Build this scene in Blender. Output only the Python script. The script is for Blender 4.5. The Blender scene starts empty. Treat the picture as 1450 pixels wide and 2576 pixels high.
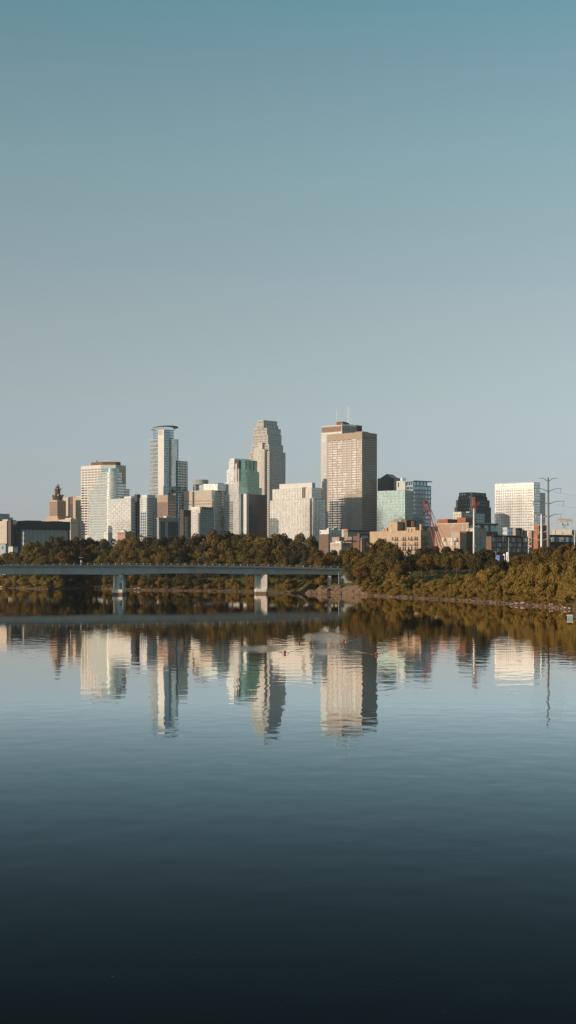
import bpy, math, random
import numpy as np
from mathutils import Vector, Matrix
random.seed(7)
R = math.radians
S = bpy.context.scene
C = S.collection

# ------------------------------------------------------------------ camera
F = 3963.0          # focal length in units of 1/1450 of the picture width
CAM_Z = 11.0
HZ = 1440.0         # horizon row in the same units
cd = bpy.data.cameras.new('camera'); cam = bpy.data.objects.new('camera', cd); C.objects.link(cam)
cam.location = (0, 0, CAM_Z); cam.rotation_euler = (R(90), 0, 0)
cd.sensor_fit = 'HORIZONTAL'; cd.sensor_width = 36
cd.lens = 36*F/1450
# vertical shift: the photograph looks level, with the horizon low in the frame
cd.shift_y = (HZ-1288.3)/1450   # in units of the picture width
cd.clip_start = 0.5; cd.clip_end = 60000
S.camera = cam
# ------------------------------------------------------------------ light
SUN_PHI, SUN_EL = 62.0, 10.5     # degrees left of straight behind the camera / above the horizon
sdir = Vector((-math.sin(R(SUN_PHI))*math.cos(R(SUN_EL)), -math.cos(R(SUN_PHI))*math.cos(R(SUN_EL)), math.sin(R(SUN_EL))))
sl = bpy.data.lights.new('sun', 'SUN'); so = bpy.data.objects.new('sun', sl); C.objects.link(so)
sl.energy = 4.9; sl.angle = R(0.5); sl.color = (1.0, 0.80, 0.61)
so.rotation_euler = sdir.to_track_quat('Z', 'Y').to_euler()
so.location = (-200, -50, 200)
w = bpy.data.worlds.new('World'); S.world = w; w.use_nodes = True
wn = w.node_tree; bg = wn.nodes['Background']
sky = wn.nodes.new('ShaderNodeTexSky'); sky.sky_type = 'NISHITA'; sky.sun_disc = False
sky.sun_elevation = R(SUN_EL); sky.sun_rotation = math.atan2(sdir.x, sdir.y)
sky.air_density = 1.0; sky.dust_density = 0.3; sky.ozone_density = 1.0
tc = wn.nodes.new('ShaderNodeTexCoord'); sp = wn.nodes.new('ShaderNodeSeparateXYZ')
ramp = wn.nodes.new('ShaderNodeValToRGB'); mul = wn.nodes.new('ShaderNodeMixRGB'); mul.blend_type = 'MULTIPLY'; mul.inputs[0].default_value = 1
wn.links.new(tc.outputs['Generated'], sp.inputs[0]); wn.links.new(sp.outputs[2], ramp.inputs[0])
def lin(c): return tuple((v/255/12.92 if v/255 <= .04045 else ((v/255+.055)/1.055)**2.4) for v in c)
# hue and brightness of this evening's air against the clear-sky model, by height above the horizon
SKY_TARGET = [(10, (97,139,149), (97,119,137)), (200, (115,145,155), (104,126,142)), (400, (125,153,161), (110,132,147)), (600, (137,159,165), (120,142,153)),
              (800, (150,165,169), (131,151,156)), (1000, (160,173,172), (148,163,154)), (1200, (166,176,175), (168,175,145)),
              (1300, (167,173,171), (176,172,130)), (1400, (167,171,168), (179,161,111)), (1435, (167,170,167), (174,154,105))]
SKY_STOPS = []
for y, t, raw in reversed(SKY_TARGET):
    z = math.sin(math.atan((HZ-y)/F))
    SKY_STOPS.append((z, tuple(a/b/4 for a, b in zip(lin(t), lin(raw)))))
SKY_STOPS.append((1.0, tuple(v*0.8 for v in SKY_STOPS[-1][1])))
cr = ramp.color_ramp
for i, (p, c) in enumerate(SKY_STOPS):
    e = cr.elements[i] if i < 2 else cr.elements.new(p)
    e.position = p; e.color = (*c, 1)
wn.links.new(sky.outputs[0], mul.inputs[1]); wn.links.new(ramp.outputs[0], mul.inputs[2])
vs = wn.nodes.new('ShaderNodeVectorMath'); vs.operation = 'SCALE'; vs.inputs['Scale'].default_value = 4
wn.links.new(mul.outputs[0], vs.inputs[0]); wn.links.new(vs.outputs[0], bg.inputs[0]); bg.inputs[1].default_value = 0.1
S.view_settings.view_transform = 'Standard'; S.view_settings.look = 'None'
HAZE = 0.00003
S.view_settings.exposure = 0; S.view_settings.gamma = 1

# ------------------------------------------------------------------ helpers
def tag(o, label=None, cat=None, group=None, kind=None):
    if label: o['label'] = label
    if cat: o['category'] = cat
    if group: o['group'] = group
    if kind: o['kind'] = kind
    return o
def empty(name, loc, rz=0, label=None, cat=None, group=None):
    o = bpy.data.objects.new(name, None); C.objects.link(o)
    o.location = loc; o.rotation_euler = (0, 0, rz); o.empty_display_size = 2
    return tag(o, label, cat, group)
def W(x, y, D): return Vector(((x-725)/F*D, D, CAM_Z+(HZ-y)/F*D))
class MB:
    def __init__(s): s.v = []; s.f = []
    def box(s, x0, x1, y0, y1, z0, z1):
        b = len(s.v)
        s.v += [(x0,y0,z0),(x1,y0,z0),(x1,y1,z0),(x0,y1,z0),(x0,y0,z1),(x1,y0,z1),(x1,y1,z1),(x0,y1,z1)]
        s.f += [tuple(b+i for i in q) for q in ((0,3,2,1),(4,5,6,7),(0,1,5,4),(1,2,6,5),(2,3,7,6),(3,0,4,7))]
        return s
    def prism(s, pts, z0, z1, top=None):
        """pts: counter-clockwise footprint; top: optional footprint at z1"""
        n = len(pts); b = len(s.v); top = top or pts
        s.v += [(p[0], p[1], z0) for p in pts] + [(p[0], p[1], z1) for p in top]
        s.f.append(tuple(b+i for i in reversed(range(n)))); s.f.append(tuple(b+n+i for i in range(n)))
        for i in range(n):
            j = (i+1) % n; s.f.append((b+i, b+j, b+n+j, b+n+i))
        return s
    def tube(s, p0, p1, r0, r1=None, n=8):
        r1 = r0 if r1 is None else r1
        p0 = Vector(p0); p1 = Vector(p1); d = (p1-p0).normalized()
        a = d.orthogonal().normalized(); c = d.cross(a)
        b = len(s.v)
        for p, r in ((p0, r0), (p1, r1)):
            for i in range(n):
                t = 2*math.pi*i/n
                s.v.append(tuple(p+(a*math.cos(t)+c*math.sin(t))*r))
        s.f.append(tuple(b+i for i in reversed(range(n)))); s.f.append(tuple(b+n+i for i in range(n)))
        for i in range(n):
            j = (i+1) % n; s.f.append((b+i, b+j, b+n+j, b+n+i))
        return s
    def path(s, pts, rads, n=6):
        for i in range(len(pts)-1): s.tube(pts[i], pts[i+1], rads[i], rads[i+1], n)
        return s
    def dome(s, cx, cy, cz, rx, ry, rz, n=16, m=6):
        b = len(s.v)
        for i in range(m+1):
            a = math.pi/2*i/m
            for j in range(n):
                t = 2*math.pi*j/n
                s.v.append((cx+rx*math.cos(a)*math.cos(t), cy+ry*math.cos(a)*math.sin(t), cz+rz*math.sin(a)))
        for i in range(m):
            for j in range(n):
                k = (j+1) % n
                s.f.append((b+i*n+j, b+i*n+k, b+(i+1)*n+k, b+(i+1)*n+j))
        return s
    def build(s, name, m, parent=None, smooth=False):
        me = bpy.data.meshes.new(name); me.from_pydata(s.v, [], s.f); me.update()
        if smooth: me.polygons.foreach_set('use_smooth', [True]*len(me.polygons))
        me.materials.append(m)
        o = bpy.data.objects.new(name, me); C.objects.link(o)
        if parent: o.parent = parent
        return o
def BX(name, m, parent, *a): return MB().box(*a).build(name, m, parent)
def np_mesh(name, verts, quads, mats, nper=4):
    me = bpy.data.meshes.new(name)
    nv = len(verts); nf = len(quads)
    me.vertices.add(nv); me.vertices.foreach_set('co', verts.astype(np.float32).ravel())
    me.loops.add(nf*nper); me.loops.foreach_set('vertex_index', quads.astype(np.int32).ravel())
    me.polygons.add(nf); me.polygons.foreach_set('loop_start', np.arange(0, nf*nper, nper, dtype=np.int32))
    me.update(calc_edges=True); me.validate()
    me.materials.append(mats)
    return me

# ------------------------------------------------------------------ materials
def newmat(name):
    m = bpy.data.materials.new(name); m.use_nodes = True
    return m, m.node_tree, m.node_tree.nodes['Principled BSDF']
def pm(name, c, c2=None, scale=0.15, rough=0.8, metal=0.0, detail=4, bump=0.0, coord='Object', sx=(1,1,1)):
    """matt surface whose own colour wanders between two close tones (weather, dirt)"""
    m, nt, b = newmat(name); N = nt.nodes; L = nt.links
    c2 = c2 or tuple(v*0.8 for v in c)
    t = N.new('ShaderNodeTexCoord'); mp = N.new('ShaderNodeMapping'); n = N.new('ShaderNodeTexNoise'); mx = N.new('ShaderNodeMixRGB')
    L.new(t.outputs[coord], mp.inputs[0]); mp.inputs['Scale'].default_value = sx
    n.inputs['Scale'].default_value = scale; n.inputs['Detail'].default_value = detail; n.inputs['Roughness'].default_value = 0.6
    L.new(mp.outputs[0], n.inputs['Vector'])
    cr = N.new('ShaderNodeValToRGB'); cr.color_ramp.elements[0].position = .35; cr.color_ramp.elements[1].position = .65
    L.new(n.outputs['Fac'], cr.inputs[0]); L.new(cr.outputs[0], mx.inputs[0])
    mx.inputs[1].default_value = (*c, 1); mx.inputs[2].default_value = (*c2, 1)
    L.new(mx.outputs[0], b.inputs['Base Color'])
    b.inputs['Roughness'].default_value = rough; b.inputs['Metallic'].default_value = metal
    if bump:
        bp = N.new('ShaderNodeBump'); bp.inputs['Strength'].default_value = bump; bp.inputs['Distance'].default_value = 0.2
        L.new(n.outputs['Fac'], bp.inputs['Height']); L.new(bp.outputs[0], b.inputs['Normal'])
    return m
def glass(name, c, rough=0.09, metal=0.85, cell=(1.5, 1.5, 3.9), var=0.25, warp=0.012):
    """coated facade glass: every pane a slightly different tone, panes not perfectly flat"""
    m, nt, b = newmat(name); N = nt.nodes; L = nt.links
    t = N.new('ShaderNodeTexCoord'); mp = N.new('ShaderNodeMapping'); mp.inputs['Scale'].default_value = tuple(1/v for v in cell)
    mp.inputs['Location'].default_value = (.013, .017, .021)
    fl = N.new('ShaderNodeVectorMath'); fl.operation = 'FLOOR'; wn_ = N.new('ShaderNodeTexWhiteNoise')
    L.new(t.outputs['Object'], mp.inputs[0]); L.new(mp.outputs[0], fl.inputs[0]); L.new(fl.outputs[0], wn_.inputs['Vector'])
    mr = N.new('ShaderNodeMapRange'); mr.inputs['To Min'].default_value = 1-var; mr.inputs['To Max'].default_value = 1+var*.4
    L.new(wn_.outputs['Value'], mr.inputs['Value'])
    sc = N.new('ShaderNodeVectorMath'); sc.operation = 'SCALE'; sc.inputs[0].default_value = c
    L.new(mr.outputs[0], sc.inputs['Scale']); L.new(sc.outputs[0], b.inputs['Base Color'])
    n = N.new('ShaderNodeTexNoise'); n.inputs['Scale'].default_value = .12; n.inputs['Detail'].default_value = 3
    L.new(t.outputs['Object'], n.inputs['Vector'])
    bp = N.new('ShaderNodeBump'); bp.inputs['Strength'].default_value = 1; bp.inputs['Distance'].default_value = warp*6
    L.new(n.outputs['Fac'], bp.inputs['Height']); L.new(bp.outputs[0], b.inputs['Normal'])
    b.inputs['Roughness'].default_value = rough; b.inputs['Metallic'].default_value = metal
    return m
M = dict(
    cream=pm('cream_stone', (.52,.47,.41), (.46,.41,.35)), white=pm('white_stone', (.58,.57,.55), (.51,.50,.48)),
    tan=pm('tan_stone', (.44,.32,.235), (.36,.26,.19)), crown=pm('dark_crown_metal', (.07,.05,.04)), brownstone=pm('brown_granite', (.35,.265,.20), (.31,.23,.17), .05),
    beige=pm('beige_panel', (.46,.40,.34), (.40,.35,.29)), brown=pm('brown_metal', (.16,.08,.05)), greyst=pm('grey_stone', (.30,.31,.31), (.22,.23,.23)),
    bluegrey=pm('blue_grey_panel', (.34,.39,.42), (.28,.32,.35)), dark=pm('dark_panel', (.045,.045,.048)), darkbr=pm('dark_brown_panel', (.075,.055,.045)),
    slate=pm('slate_cladding', (.05,.052,.058), (.038,.04,.045), .1), concrete=pm('concrete', (.42,.39,.34), (.34,.31,.27), .3),
    ybrick=pm('yellow_brick', (.45,.325,.215), (.37,.26,.17), .25, detail=8), rbrick=pm('red_brick', (.36,.15,.09), (.27,.11,.065), .3, detail=8),
    tbrick=pm('tan_brick', (.36,.235,.165), (.29,.185,.13), .3, detail=8), dbrick=pm('dark_brick', (.16,.10,.07), (.12,.075,.055), .3, detail=8),
    rust=pm('rusty_container', (.34,.11,.05), (.24,.075,.04), .5), roofg=pm('roof_gravel', (.16,.15,.14), (.10,.095,.09), .2),
    metal=pm('galvanised_steel', (.62,.60,.57), (.52,.50,.48), .3, .5, .2), redp=pm('red_crane_paint', (.27,.06,.06), (.19,.045,.045), .8, .45),
    black=pm('black_steel', (.03,.03,.03)), whitep=pm('white_paint', (.75,.74,.72), (.66,.65,.63), .4, .5), mint=pm('green_copper', (.25,.42,.36)),
    g_cream=glass('glass_pale', (.70,.70,.68), .15, .45), g_teal=glass('glass_teal', (.27,.44,.45)), g_blue=glass('glass_blue', (.30,.42,.48)),
    g_green=glass('glass_green', (.47,.54,.52)), g_dark=glass('glass_dark', (.10,.11,.12), .15, .6), g_bronze=glass('glass_bronze', (.36,.24,.20)),
    g_tealb=glass('glass_bright_teal', (.36,.78,.82)), g_tan=glass('glass_tan', (.42,.36,.30)),
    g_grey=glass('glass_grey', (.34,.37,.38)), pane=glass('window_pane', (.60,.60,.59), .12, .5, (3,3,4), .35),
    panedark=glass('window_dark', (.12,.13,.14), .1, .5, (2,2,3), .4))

# ------------------------------------------------------------------ ground and river
WL = [(-900,1468),(-200,1477),(0,1479),(60,1481),(120,1483),(180,1481),(235,1480),(300,1484),(380,1485.5),(480,1487),(600,1489),(700,1491.5),(765,1493.5),(865,1495.5),(910,1497.5),(1000,1503),(1100,1508.5),
      (1200,1514),(1300,1521),(1400,1530),(1450,1536),(1600,1556),(2000,1620),(2600,1750)]
def wl_y(x):
    for (a, ya), (b, yb) in zip(WL, WL[1:]):
        if x <= b: return ya+(yb-ya)*max(0, (x-a))/(b-a)
    return WL[-1][1]
def Dw(x): return CAM_Z*F/(wl_y(x)-HZ)
def sstep(a, b, t):
    t = min(1, max(0, (t-a)/(b-a))); return t*t*(3-2*t)
def ground_h(x, t):
    """height of the land t metres beyond the water's edge, at picture column x"""
    if t < 0: return max(-3, t*.15)
    rip = sstep(750, 778, x)*(1-sstep(900, 980, x))
    right = sstep(1000, 1100, x)
    h = .2+.5*sstep(0, 7, t) + (3.2*sstep(0, 26, t))*rip
    h += (7.0-4.5*rip)*sstep(8, 75, t)*(1-right) + right*(7.5*sstep(7, 95, t)+1.5*sstep(80, 160, t)) + 2.5*sstep(80, 260, t)
    return h + (.35*math.sin(x*.13+t*.21)+.25*math.sin(x*.31-t*.37+1))*sstep(1, 12, t)
def zg_at(X, Y):
    x = 725+X/Y*F; return ground_h(max(-2500, min(3500, x)), Y-Dw(max(-900, min(2600, x))))
xs = [-14000, -9000, -5000, -3000, -1800, -900, -500, -200] + list(range(-100, 1560, 6)) + [1600, 1700, 1850, 2000, 2300, 2600, 3500, 5000, 8000, 14000]
ts = [-60, -12, -3, -1, 0, .6, 1.5, 3, 5, 7, 9, 12, 15, 19, 24, 30, 37, 45, 54, 64, 75, 88, 102, 118, 136, 160, 200, 260, 400, 800, 1600, 3200, 8000, 20000]
gv = []; gf = []
for x in xs:
    xc = max(-900, min(2600, x)); d0 = Dw(xc)
    for t in ts:
        wob = 0 if t > 40 else 2.2*math.sin(xc*.061)+1.4*math.sin(xc*.173+2)+.8*math.sin(xc*.41)
        Y = d0+t+wob*(1-max(0, t)/40 if t < 40 else 0)
        gv.append(((x-725)/F*(Y if t < 1000 else Y), Y, ground_h(xc, t)))
nt_ = len(ts)
for i in range(len(xs)-1):
    for j in range(nt_-1):
        a = i*nt_+j; gf.append((a, a+nt_, a+nt_+1, a+1))
mg, nt, b = newmat('bank_ground'); N = nt.nodes; L = nt.links
geo = N.new('ShaderNodeNewGeometry'); spx = N.new('ShaderNodeSeparateXYZ'); L.new(geo.outputs['Position'], spx.inputs[0])
n1 = N.new('ShaderNodeTexNoise'); n1.inputs['Scale'].default_value = .6; n1.inputs['Detail'].default_value = 8; L.new(geo.outputs['Position'], n1.inputs['Vector'])
add = N.new('ShaderNodeMath'); add.operation = 'MULTIPLY_ADD'; add.inputs[1].default_value = 1.4; L.new(n1.outputs['Fac'], add.inputs[0]); L.new(spx.outputs[2], add.inputs[2])
cr = N.new('ShaderNodeValToRGB'); mrg = N.new('ShaderNodeMapRange'); mrg.inputs['From Min'].default_value = 0; mrg.inputs['From Max'].default_value = 12
L.new(add.outputs[0], mrg.inputs['Value']); L.new(mrg.outputs[0], cr.inputs[0])
st = [(0, (.045,.028,.020)), (.10, (.11,.065,.045)), (.17, (.16,.10,.07)), (.22, (.08,.065,.025)), (.6, (.12,.105,.032)), (1, (.13,.11,.035))]
for i, (p, c) in enumerate(st):
    e = cr.color_ramp.elements[i] if i < 2 else cr.color_ramp.elements.new(p)
    e.position = p; e.color = (*c, 1)
n2 = N.new('ShaderNodeTexNoise'); n2.inputs['Scale'].default_value = 1.7; n2.inputs['Detail'].default_value = 6; L.new(geo.outputs['Position'], n2.inputs['Vector'])
mx = N.new('ShaderNodeMixRGB'); mx.blend_type = 'OVERLAY'; mx.inputs[0].default_value = .6; L.new(cr.outputs[0], mx.inputs[1]); L.new(n2.outputs['Fac'], mx.inputs[2]); L.new(mx.outputs[0], b.inputs['Base Color'])
b.inputs['Roughness'].default_value = 1; b.inputs['Specular IOR Level'].default_value = .05
bp = N.new('ShaderNodeBump'); bp.inputs['Strength'].default_value = .8; bp.inputs['Distance'].default_value = .3; L.new(n2.outputs['Fac'], bp.inputs['Height']); L.new(bp.outputs[0], b.inputs['Normal'])
me = bpy.data.meshes.new('ground'); me.from_pydata(gv, [], gf); me.update(); me.materials.append(mg)
me.polygons.foreach_set('use_smooth', [True]*len(me.polygons))
o = bpy.data.objects.new('ground', me); C.objects.link(o); tag(o, kind='structure')

BUOYS = [(753,1616.5), (717,1642.5), (865,1614.5), (948,1646.5)]
def buoy_pos(x, y): D = CAM_Z*F/(y-HZ+2.0); return (x-725)/F*D, D
mw, nt, b = newmat('river_water'); N = nt.nodes; L = nt.links
for nd in list(N): N.remove(nd)
def math_(op, a, b=None, c=None, clamp=False):
    n = N.new('ShaderNodeMath'); n.operation = op; n.use_clamp = clamp
    for i, v in enumerate((a, b, c)):
        if v is None: continue
        if isinstance(v, (int, float)): n.inputs[i].default_value = v
        else: L.new(v, n.inputs[i])
    return n.outputs[0]
out = N.new('ShaderNodeOutputMaterial'); geo = N.new('ShaderNodeNewGeometry'); spx = N.new('ShaderNodeSeparateXYZ'); L.new(geo.outputs['Position'], spx.inputs[0])
PX, PY = spx.outputs[0], spx.outputs[1]
def wnoise(scale, stretch, detail=3, rough=.55, off=0):
    mp = N.new('ShaderNodeMapping'); mp.inputs['Scale'].default_value = (stretch[0], stretch[1], 1); mp.inputs['Location'].default_value = (off, off*1.7, 0)
    L.new(geo.outputs['Position'], mp.inputs[0])
    n = N.new('ShaderNodeTexNoise'); n.inputs['Scale'].default_value = scale; n.inputs['Detail'].default_value = detail; n.inputs['Roughness'].default_value = rough
    L.new(mp.outputs[0], n.inputs['Vector']); return n.outputs['Fac']
# wakes behind the moored buoys: two low ridges opening downstream, with a band of chop between
wake = None; 
for (bx_, by_), side in zip(BUOYS, (1, 1, 1, 1)):
    X0, Y0 = buoy_pos(bx_, by_)
    t = math_('SUBTRACT', PY, Y0-.3); ax = math_('ABSOLUTE', math_('SUBTRACT', PX, X0))
    d = math_('ABSOLUTE', math_('SUBTRACT', ax, math_('MULTIPLY', t, .20)))
    wd = math_('ADD', math_('MULTIPLY', math_('MAXIMUM', t, 0), .035), .12)
    arm = math_('SUBTRACT', 1, math_('DIVIDE', d, wd), clamp=True)
    fade = math_('MULTIPLY', math_('GREATER_THAN', t, 0), math_('SUBTRACT', 1, math_('DIVIDE', t, 24), clamp=True))
    v = math_('MULTIPLY', arm, fade)
    wake = v if wake is None else math_('MAXIMUM', wake, v)
def patch(x, y, rx, ry):
    D = CAM_Z*F/(y-HZ); X = (x-725)/F*D
    dx = math_('DIVIDE', math_('SUBTRACT', PX, X), rx); dy = math_('DIVIDE', math_('SUBTRACT', PY, D), ry)
    r = math_('SQRT', math_('ADD', math_('MULTIPLY', dx, dx), math_('MULTIPLY', dy, dy)))
    return math_('SUBTRACT', 1, r, clamp=True)
chop = math_('MAXIMUM', patch(822, 1603, 4.6, 26), patch(655, 1632, 4.2, 14))
chop = math_('MAXIMUM', chop, math_('MULTIPLY', patch(820, 1640, 2.6, 12), .8))
chop = math_('MAXIMUM', chop, math_('MULTIPLY', wake, .35))
streak = wnoise(.012, (1, .35), 3)            # slow bands of calm and ruffled water
smr = N.new('ShaderNodeMapRange'); L.new(streak, smr.inputs['Value']); smr.inputs['From Min'].default_value = .38; smr.inputs['From Max'].default_value = .62
smr.inputs['To Min'].default_value = .45; smr.inputs['To Max'].default_value = 1.0
lee = N.new('ShaderNodeMapRange'); L.new(PY, lee.inputs['Value'])     # glassy in the lee of the far bank
lee.inputs['From Min'].default_value = 330; lee.inputs['From Max'].default_value = 240; lee.inputs['To Min'].default_value = .4; lee.inputs['To Max'].default_value = 1
amp = math_('MULTIPLY', smr.outputs[0], lee.outputs[0])
h = math_('MULTIPLY', wnoise(1.3, (.7, 1), 2, .5), .45)
h = math_('ADD', h, math_('MULTIPLY', wnoise(.27, (1.5, 1), 1, .5, 5), 2.6))
h = math_('MULTIPLY', math_('SUBTRACT', h, 1.5), math_('MULTIPLY', amp, 1.0))
h2 = math_('MULTIPLY', wnoise(2.2, (1, .7), 2, .6, 9), math_('MULTIPLY', chop, 5.0))
h = math_('ADD', h, h2)
bp = N.new('ShaderNodeBump'); bp.inputs['Strength'].default_value = 1.0; bp.inputs['Distance'].default_value = .0095
L.new(h, bp.inputs['Height'])
fr = N.new('ShaderNodeFresnel'); fr.inputs['IOR'].default_value = 1.333; L.new(bp.outputs[0], fr.inputs['Normal'])
# the camera's polarising filter takes most of the steep reflections out of the water
fac = math_('MULTIPLY', math_('POWER', fr.outputs[0], 3.3), 5.4, clamp=True)
gl = N.new('ShaderNodeBsdfGlossy'); gl.inputs['Roughness'].default_value = .0; gl.inputs['Color'].default_value = (.70,.87,.90,1); L.new(bp.outputs[0], gl.inputs['Normal'])
gm = N.new('ShaderNodeMapRange'); gm.inputs['From Min'].default_value = .42; gm.inputs['From Max'].default_value = .74; L.new(fr.outputs[0], gm.inputs['Value'])
gc = N.new('ShaderNodeMixRGB'); gc.inputs[1].default_value = (.62,.85,.96,1); gc.inputs[2].default_value = (.93,.87,.81,1); L.new(gm.outputs[0], gc.inputs[0]); L.new(gc.outputs[0], gl.inputs['Color'])
df = N.new('ShaderNodeBsdfDiffuse'); df.inputs['Color'].default_value = (.008,.010,.012,1)
ms = N.new('ShaderNodeMixShader'); L.new(fac, ms.inputs[0]); L.new(df.outputs[0], ms.inputs[1]); L.new(gl.outputs[0], ms.inputs[2]); L.new(ms.outputs[0], out.inputs[0])
wm = MB(); wm.v = [(-12000,-6000,0),(12000,-6000,0),(12000,1700,0),(-12000,1700,0)]; wm.f = [(0,1,2,3)]
o = wm.build('water', mw); tag(o, kind='structure')

# ------------------------------------------------------------------ building kit
class Bld:
    """a building whose near corner stands at picture column xc at distance D, seen with two faces;
    local axes: x from -L to 0 along the sunlit face, y from 0 to R along the shaded face"""
    def __init__(s, name, label, cat, xl, xc, xr, D, th=40, zb=6.0, group=None):
        s.th = R(th); s.D = D; s.cx = (xc-725)/F*D; s.zb = zb
        s.ct, s.st = math.cos(s.th), math.sin(s.th)
        s.root = empty(name, (s.cx, D, zb), -s.th, label, cat, group)
        s.L = -s.ux(xl); s.R = s.uy(xr)
    def ux(s, x): u = (x-725)/F; return (u*s.D-s.cx)/(s.ct+u*s.st)
    def uy(s, x): u = (x-725)/F; return (u*s.D-s.cx)/(s.st-u*s.ct)
    def z(s, y): return CAM_Z+(HZ-y)/F*s.D-s.zb
    def corner(s, x, D):    # local xy of a world point at column x, distance D
        dx = (x-725)/F*D-s.cx; dy = D-s.D
        return (dx*s.ct-dy*s.st, dx*s.st+dy*s.ct)
    def box(s, name, m, *a): return BX(name, M[m], s.root, *a)
    def core(s, m, yt, name='wall', x0=None, x1=0, y0=0, y1=None, zb=0):
        return s.box(name, m, -s.L if x0 is None else x0, x1, y0, s.R if y1 is None else y1, zb, s.z(yt))
    def bands(s, m, yt, pitch, bh, x0=None, x1=0, y0=0, y1=None, zb=0, o=.25, name='spandrel_bands', zt=None, parent=None):
        mb = MB(); x0 = -s.L if x0 is None else x0; y1 = s.R if y1 is None else y1
        z = (s.z(yt) if zt is None else zt)
        while z-bh > zb:
            mb.box(x0-o, x1+o, y0-o, y1+o, z-bh, z); z -= pitch
        return mb.build(name, M[m], parent or s.root)
    def mulls(s, m, yt, pitch, wd, x0=None, x1=0, y0=0, y1=None, zb=0, o=.32, name='mullions', front=True, side=True, zt=None, pitch2=None, parent=None):
        mb = MB(); x0 = -s.L if x0 is None else x0; y1 = s.R if y1 is None else y1; z1 = (s.z(yt) if zt is None else zt)-.05
        if front:
            n = max(1, round((x1-x0)/pitch))
            for i in range(n+1):
                c = x0+(x1-x0)*i/n; mb.box(c-wd/2, c+wd/2, y0-o, y0+.1, zb, z1)
        if side:
            n = max(1, round((y1-y0)/(pitch2 or pitch)))
            for i in range(n+1):
                c = y0+(y1-y0)*i/n; mb.box(x1-.1, x1+o, c-wd/2, c+wd/2, zb, z1)
        return mb.build(name, M[m], parent or s.root)
    def curtain(s, g, band, yt, pitch=4.0, bh=1.2, mp=0, mw=.35, x0=None, x1=0, y0=0, y1=None, zb=0, mm=None, roof=True, parent=None, side=True):
        x0 = -s.L if x0 is None else x0; y1 = s.R if y1 is None else y1
        o = s.box('glass_facade', g, x0, x1, y0, y1, zb, s.z(yt)-.3)
        if band: s.bands(band, yt, pitch, bh, x0, x1, y0, y1, zb, parent=o).name = 'spandrel_bands'
        if mp: s.mulls(mm or band, yt, mp, mw, x0, x1, y0, y1, zb, side=side, parent=o)
        return o
    def windows(s, face, cols, rows, m='pane', name='window', inset=.06, x=0, y=0, cap=100, frame=None):
        """cols: (centre, width) along the face; rows: (base, height)"""
        cells = [(c, wd, zb_, h) for (zb_, h) in rows for (c, wd) in cols]
        cells.sort(key=lambda q: -q[1]*q[3])
        meshes = {}
        rest = MB()
        used = getattr(s, 'nwin', 0)
        for c, wd, zb_, h in cells:
            if used < cap:
                k = (round(wd, 2), round(h, 2))
                if k not in meshes:
                    mb = MB()
                    if face == 'L': mb.box(-wd/2, wd/2, -inset, .05, 0, h)
                    else: mb.box(-.05, inset, -wd/2, wd/2, 0, h)
                    me = bpy.data.meshes.new(name); me.from_pydata(mb.v, [], mb.f); me.update(); me.materials.append(M[m]); meshes[k] = me
                ob = bpy.data.objects.new(name, meshes[k]); C.objects.link(ob); ob.parent = s.root
                ob.location = (c, y, zb_) if face == 'L' else (x, c, zb_)
                used += 1
            else:
                if face == 'L': rest.box(c-wd/2, c+wd/2, y-inset, y+.05, zb_, zb_+h)
                else: rest.box(x-.05, x+inset, c-wd/2, c+wd/2, zb_, zb_+h)
        s.nwin = used
        if rest.v:
            if face == 'L' or not hasattr(s, 'rest'): pass
            if not hasattr(s, 'rest_mb'): s.rest_mb = {}
            r = s.rest_mb.setdefault(m, MB()); b0 = len(r.v); r.v += rest.v; r.f += [tuple(i+b0 for i in f) for f in rest.f]
    def done(s):
        if hasattr(s, 'rest_mb'):
            allm = list(s.rest_mb); mb = MB(); idx = []
            for k, mn in enumerate(allm):
                r = s.rest_mb[mn]; b0 = len(mb.v); mb.v += r.v; mb.f += [tuple(i+b0 for i in f) for f in r.f]; idx += [k]*len(r.f)
            o = mb.build('window', M[allm[0]], s.root); tag(o, kind='stuff')
            for mn in allm[1:]: o.data.materials.append(M[mn])
            o.data.polygons.foreach_set('material_index', idx)
def grid(a, b, n, frac=.5):
    p = (b-a)/n; return [(a+p*(i+.5), p*frac) for i in range(n)]
def floors(z0, z1, pitch, h, top=None):
    r = []; z = z1-h
    while z > z0: r.append((z, h)); z -= pitch
    return r
def rounded(x0, x1, y0, y1, r, n=10):
    """rounded near corner (x1,y0) of a rectangle, counter-clockwise"""
    pts = [(x0, y1), (x0, y0)]
    for i in range(n+1):
        a = -math.pi/2+math.pi/2*i/n; pts.append((x1-r+r*math.cos(a), y0+r+r*math.sin(a)))
    pts.append((x1, y1)); return pts
def grow(pts, o):
    cx = sum(p[0] for p in pts)/len(pts); cy = sum(p[1] for p in pts)/len(pts)
    return [(p[0]+o*((p[0] > cx)-(p[0] < cx)), p[1]+o*((p[1] > cy)-(p[1] < cy))) for p in pts]
def rslabs(bl, pts, zt, zb, pitch, bh, m, parent, o=.3, name='spandrel_bands'):
    mb = MB(); z = zt; q = grow(pts, o)
    while z-bh > zb: mb.prism(q, z-bh, z); z -= pitch
    return mb.build(name, M[m], parent)

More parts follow.
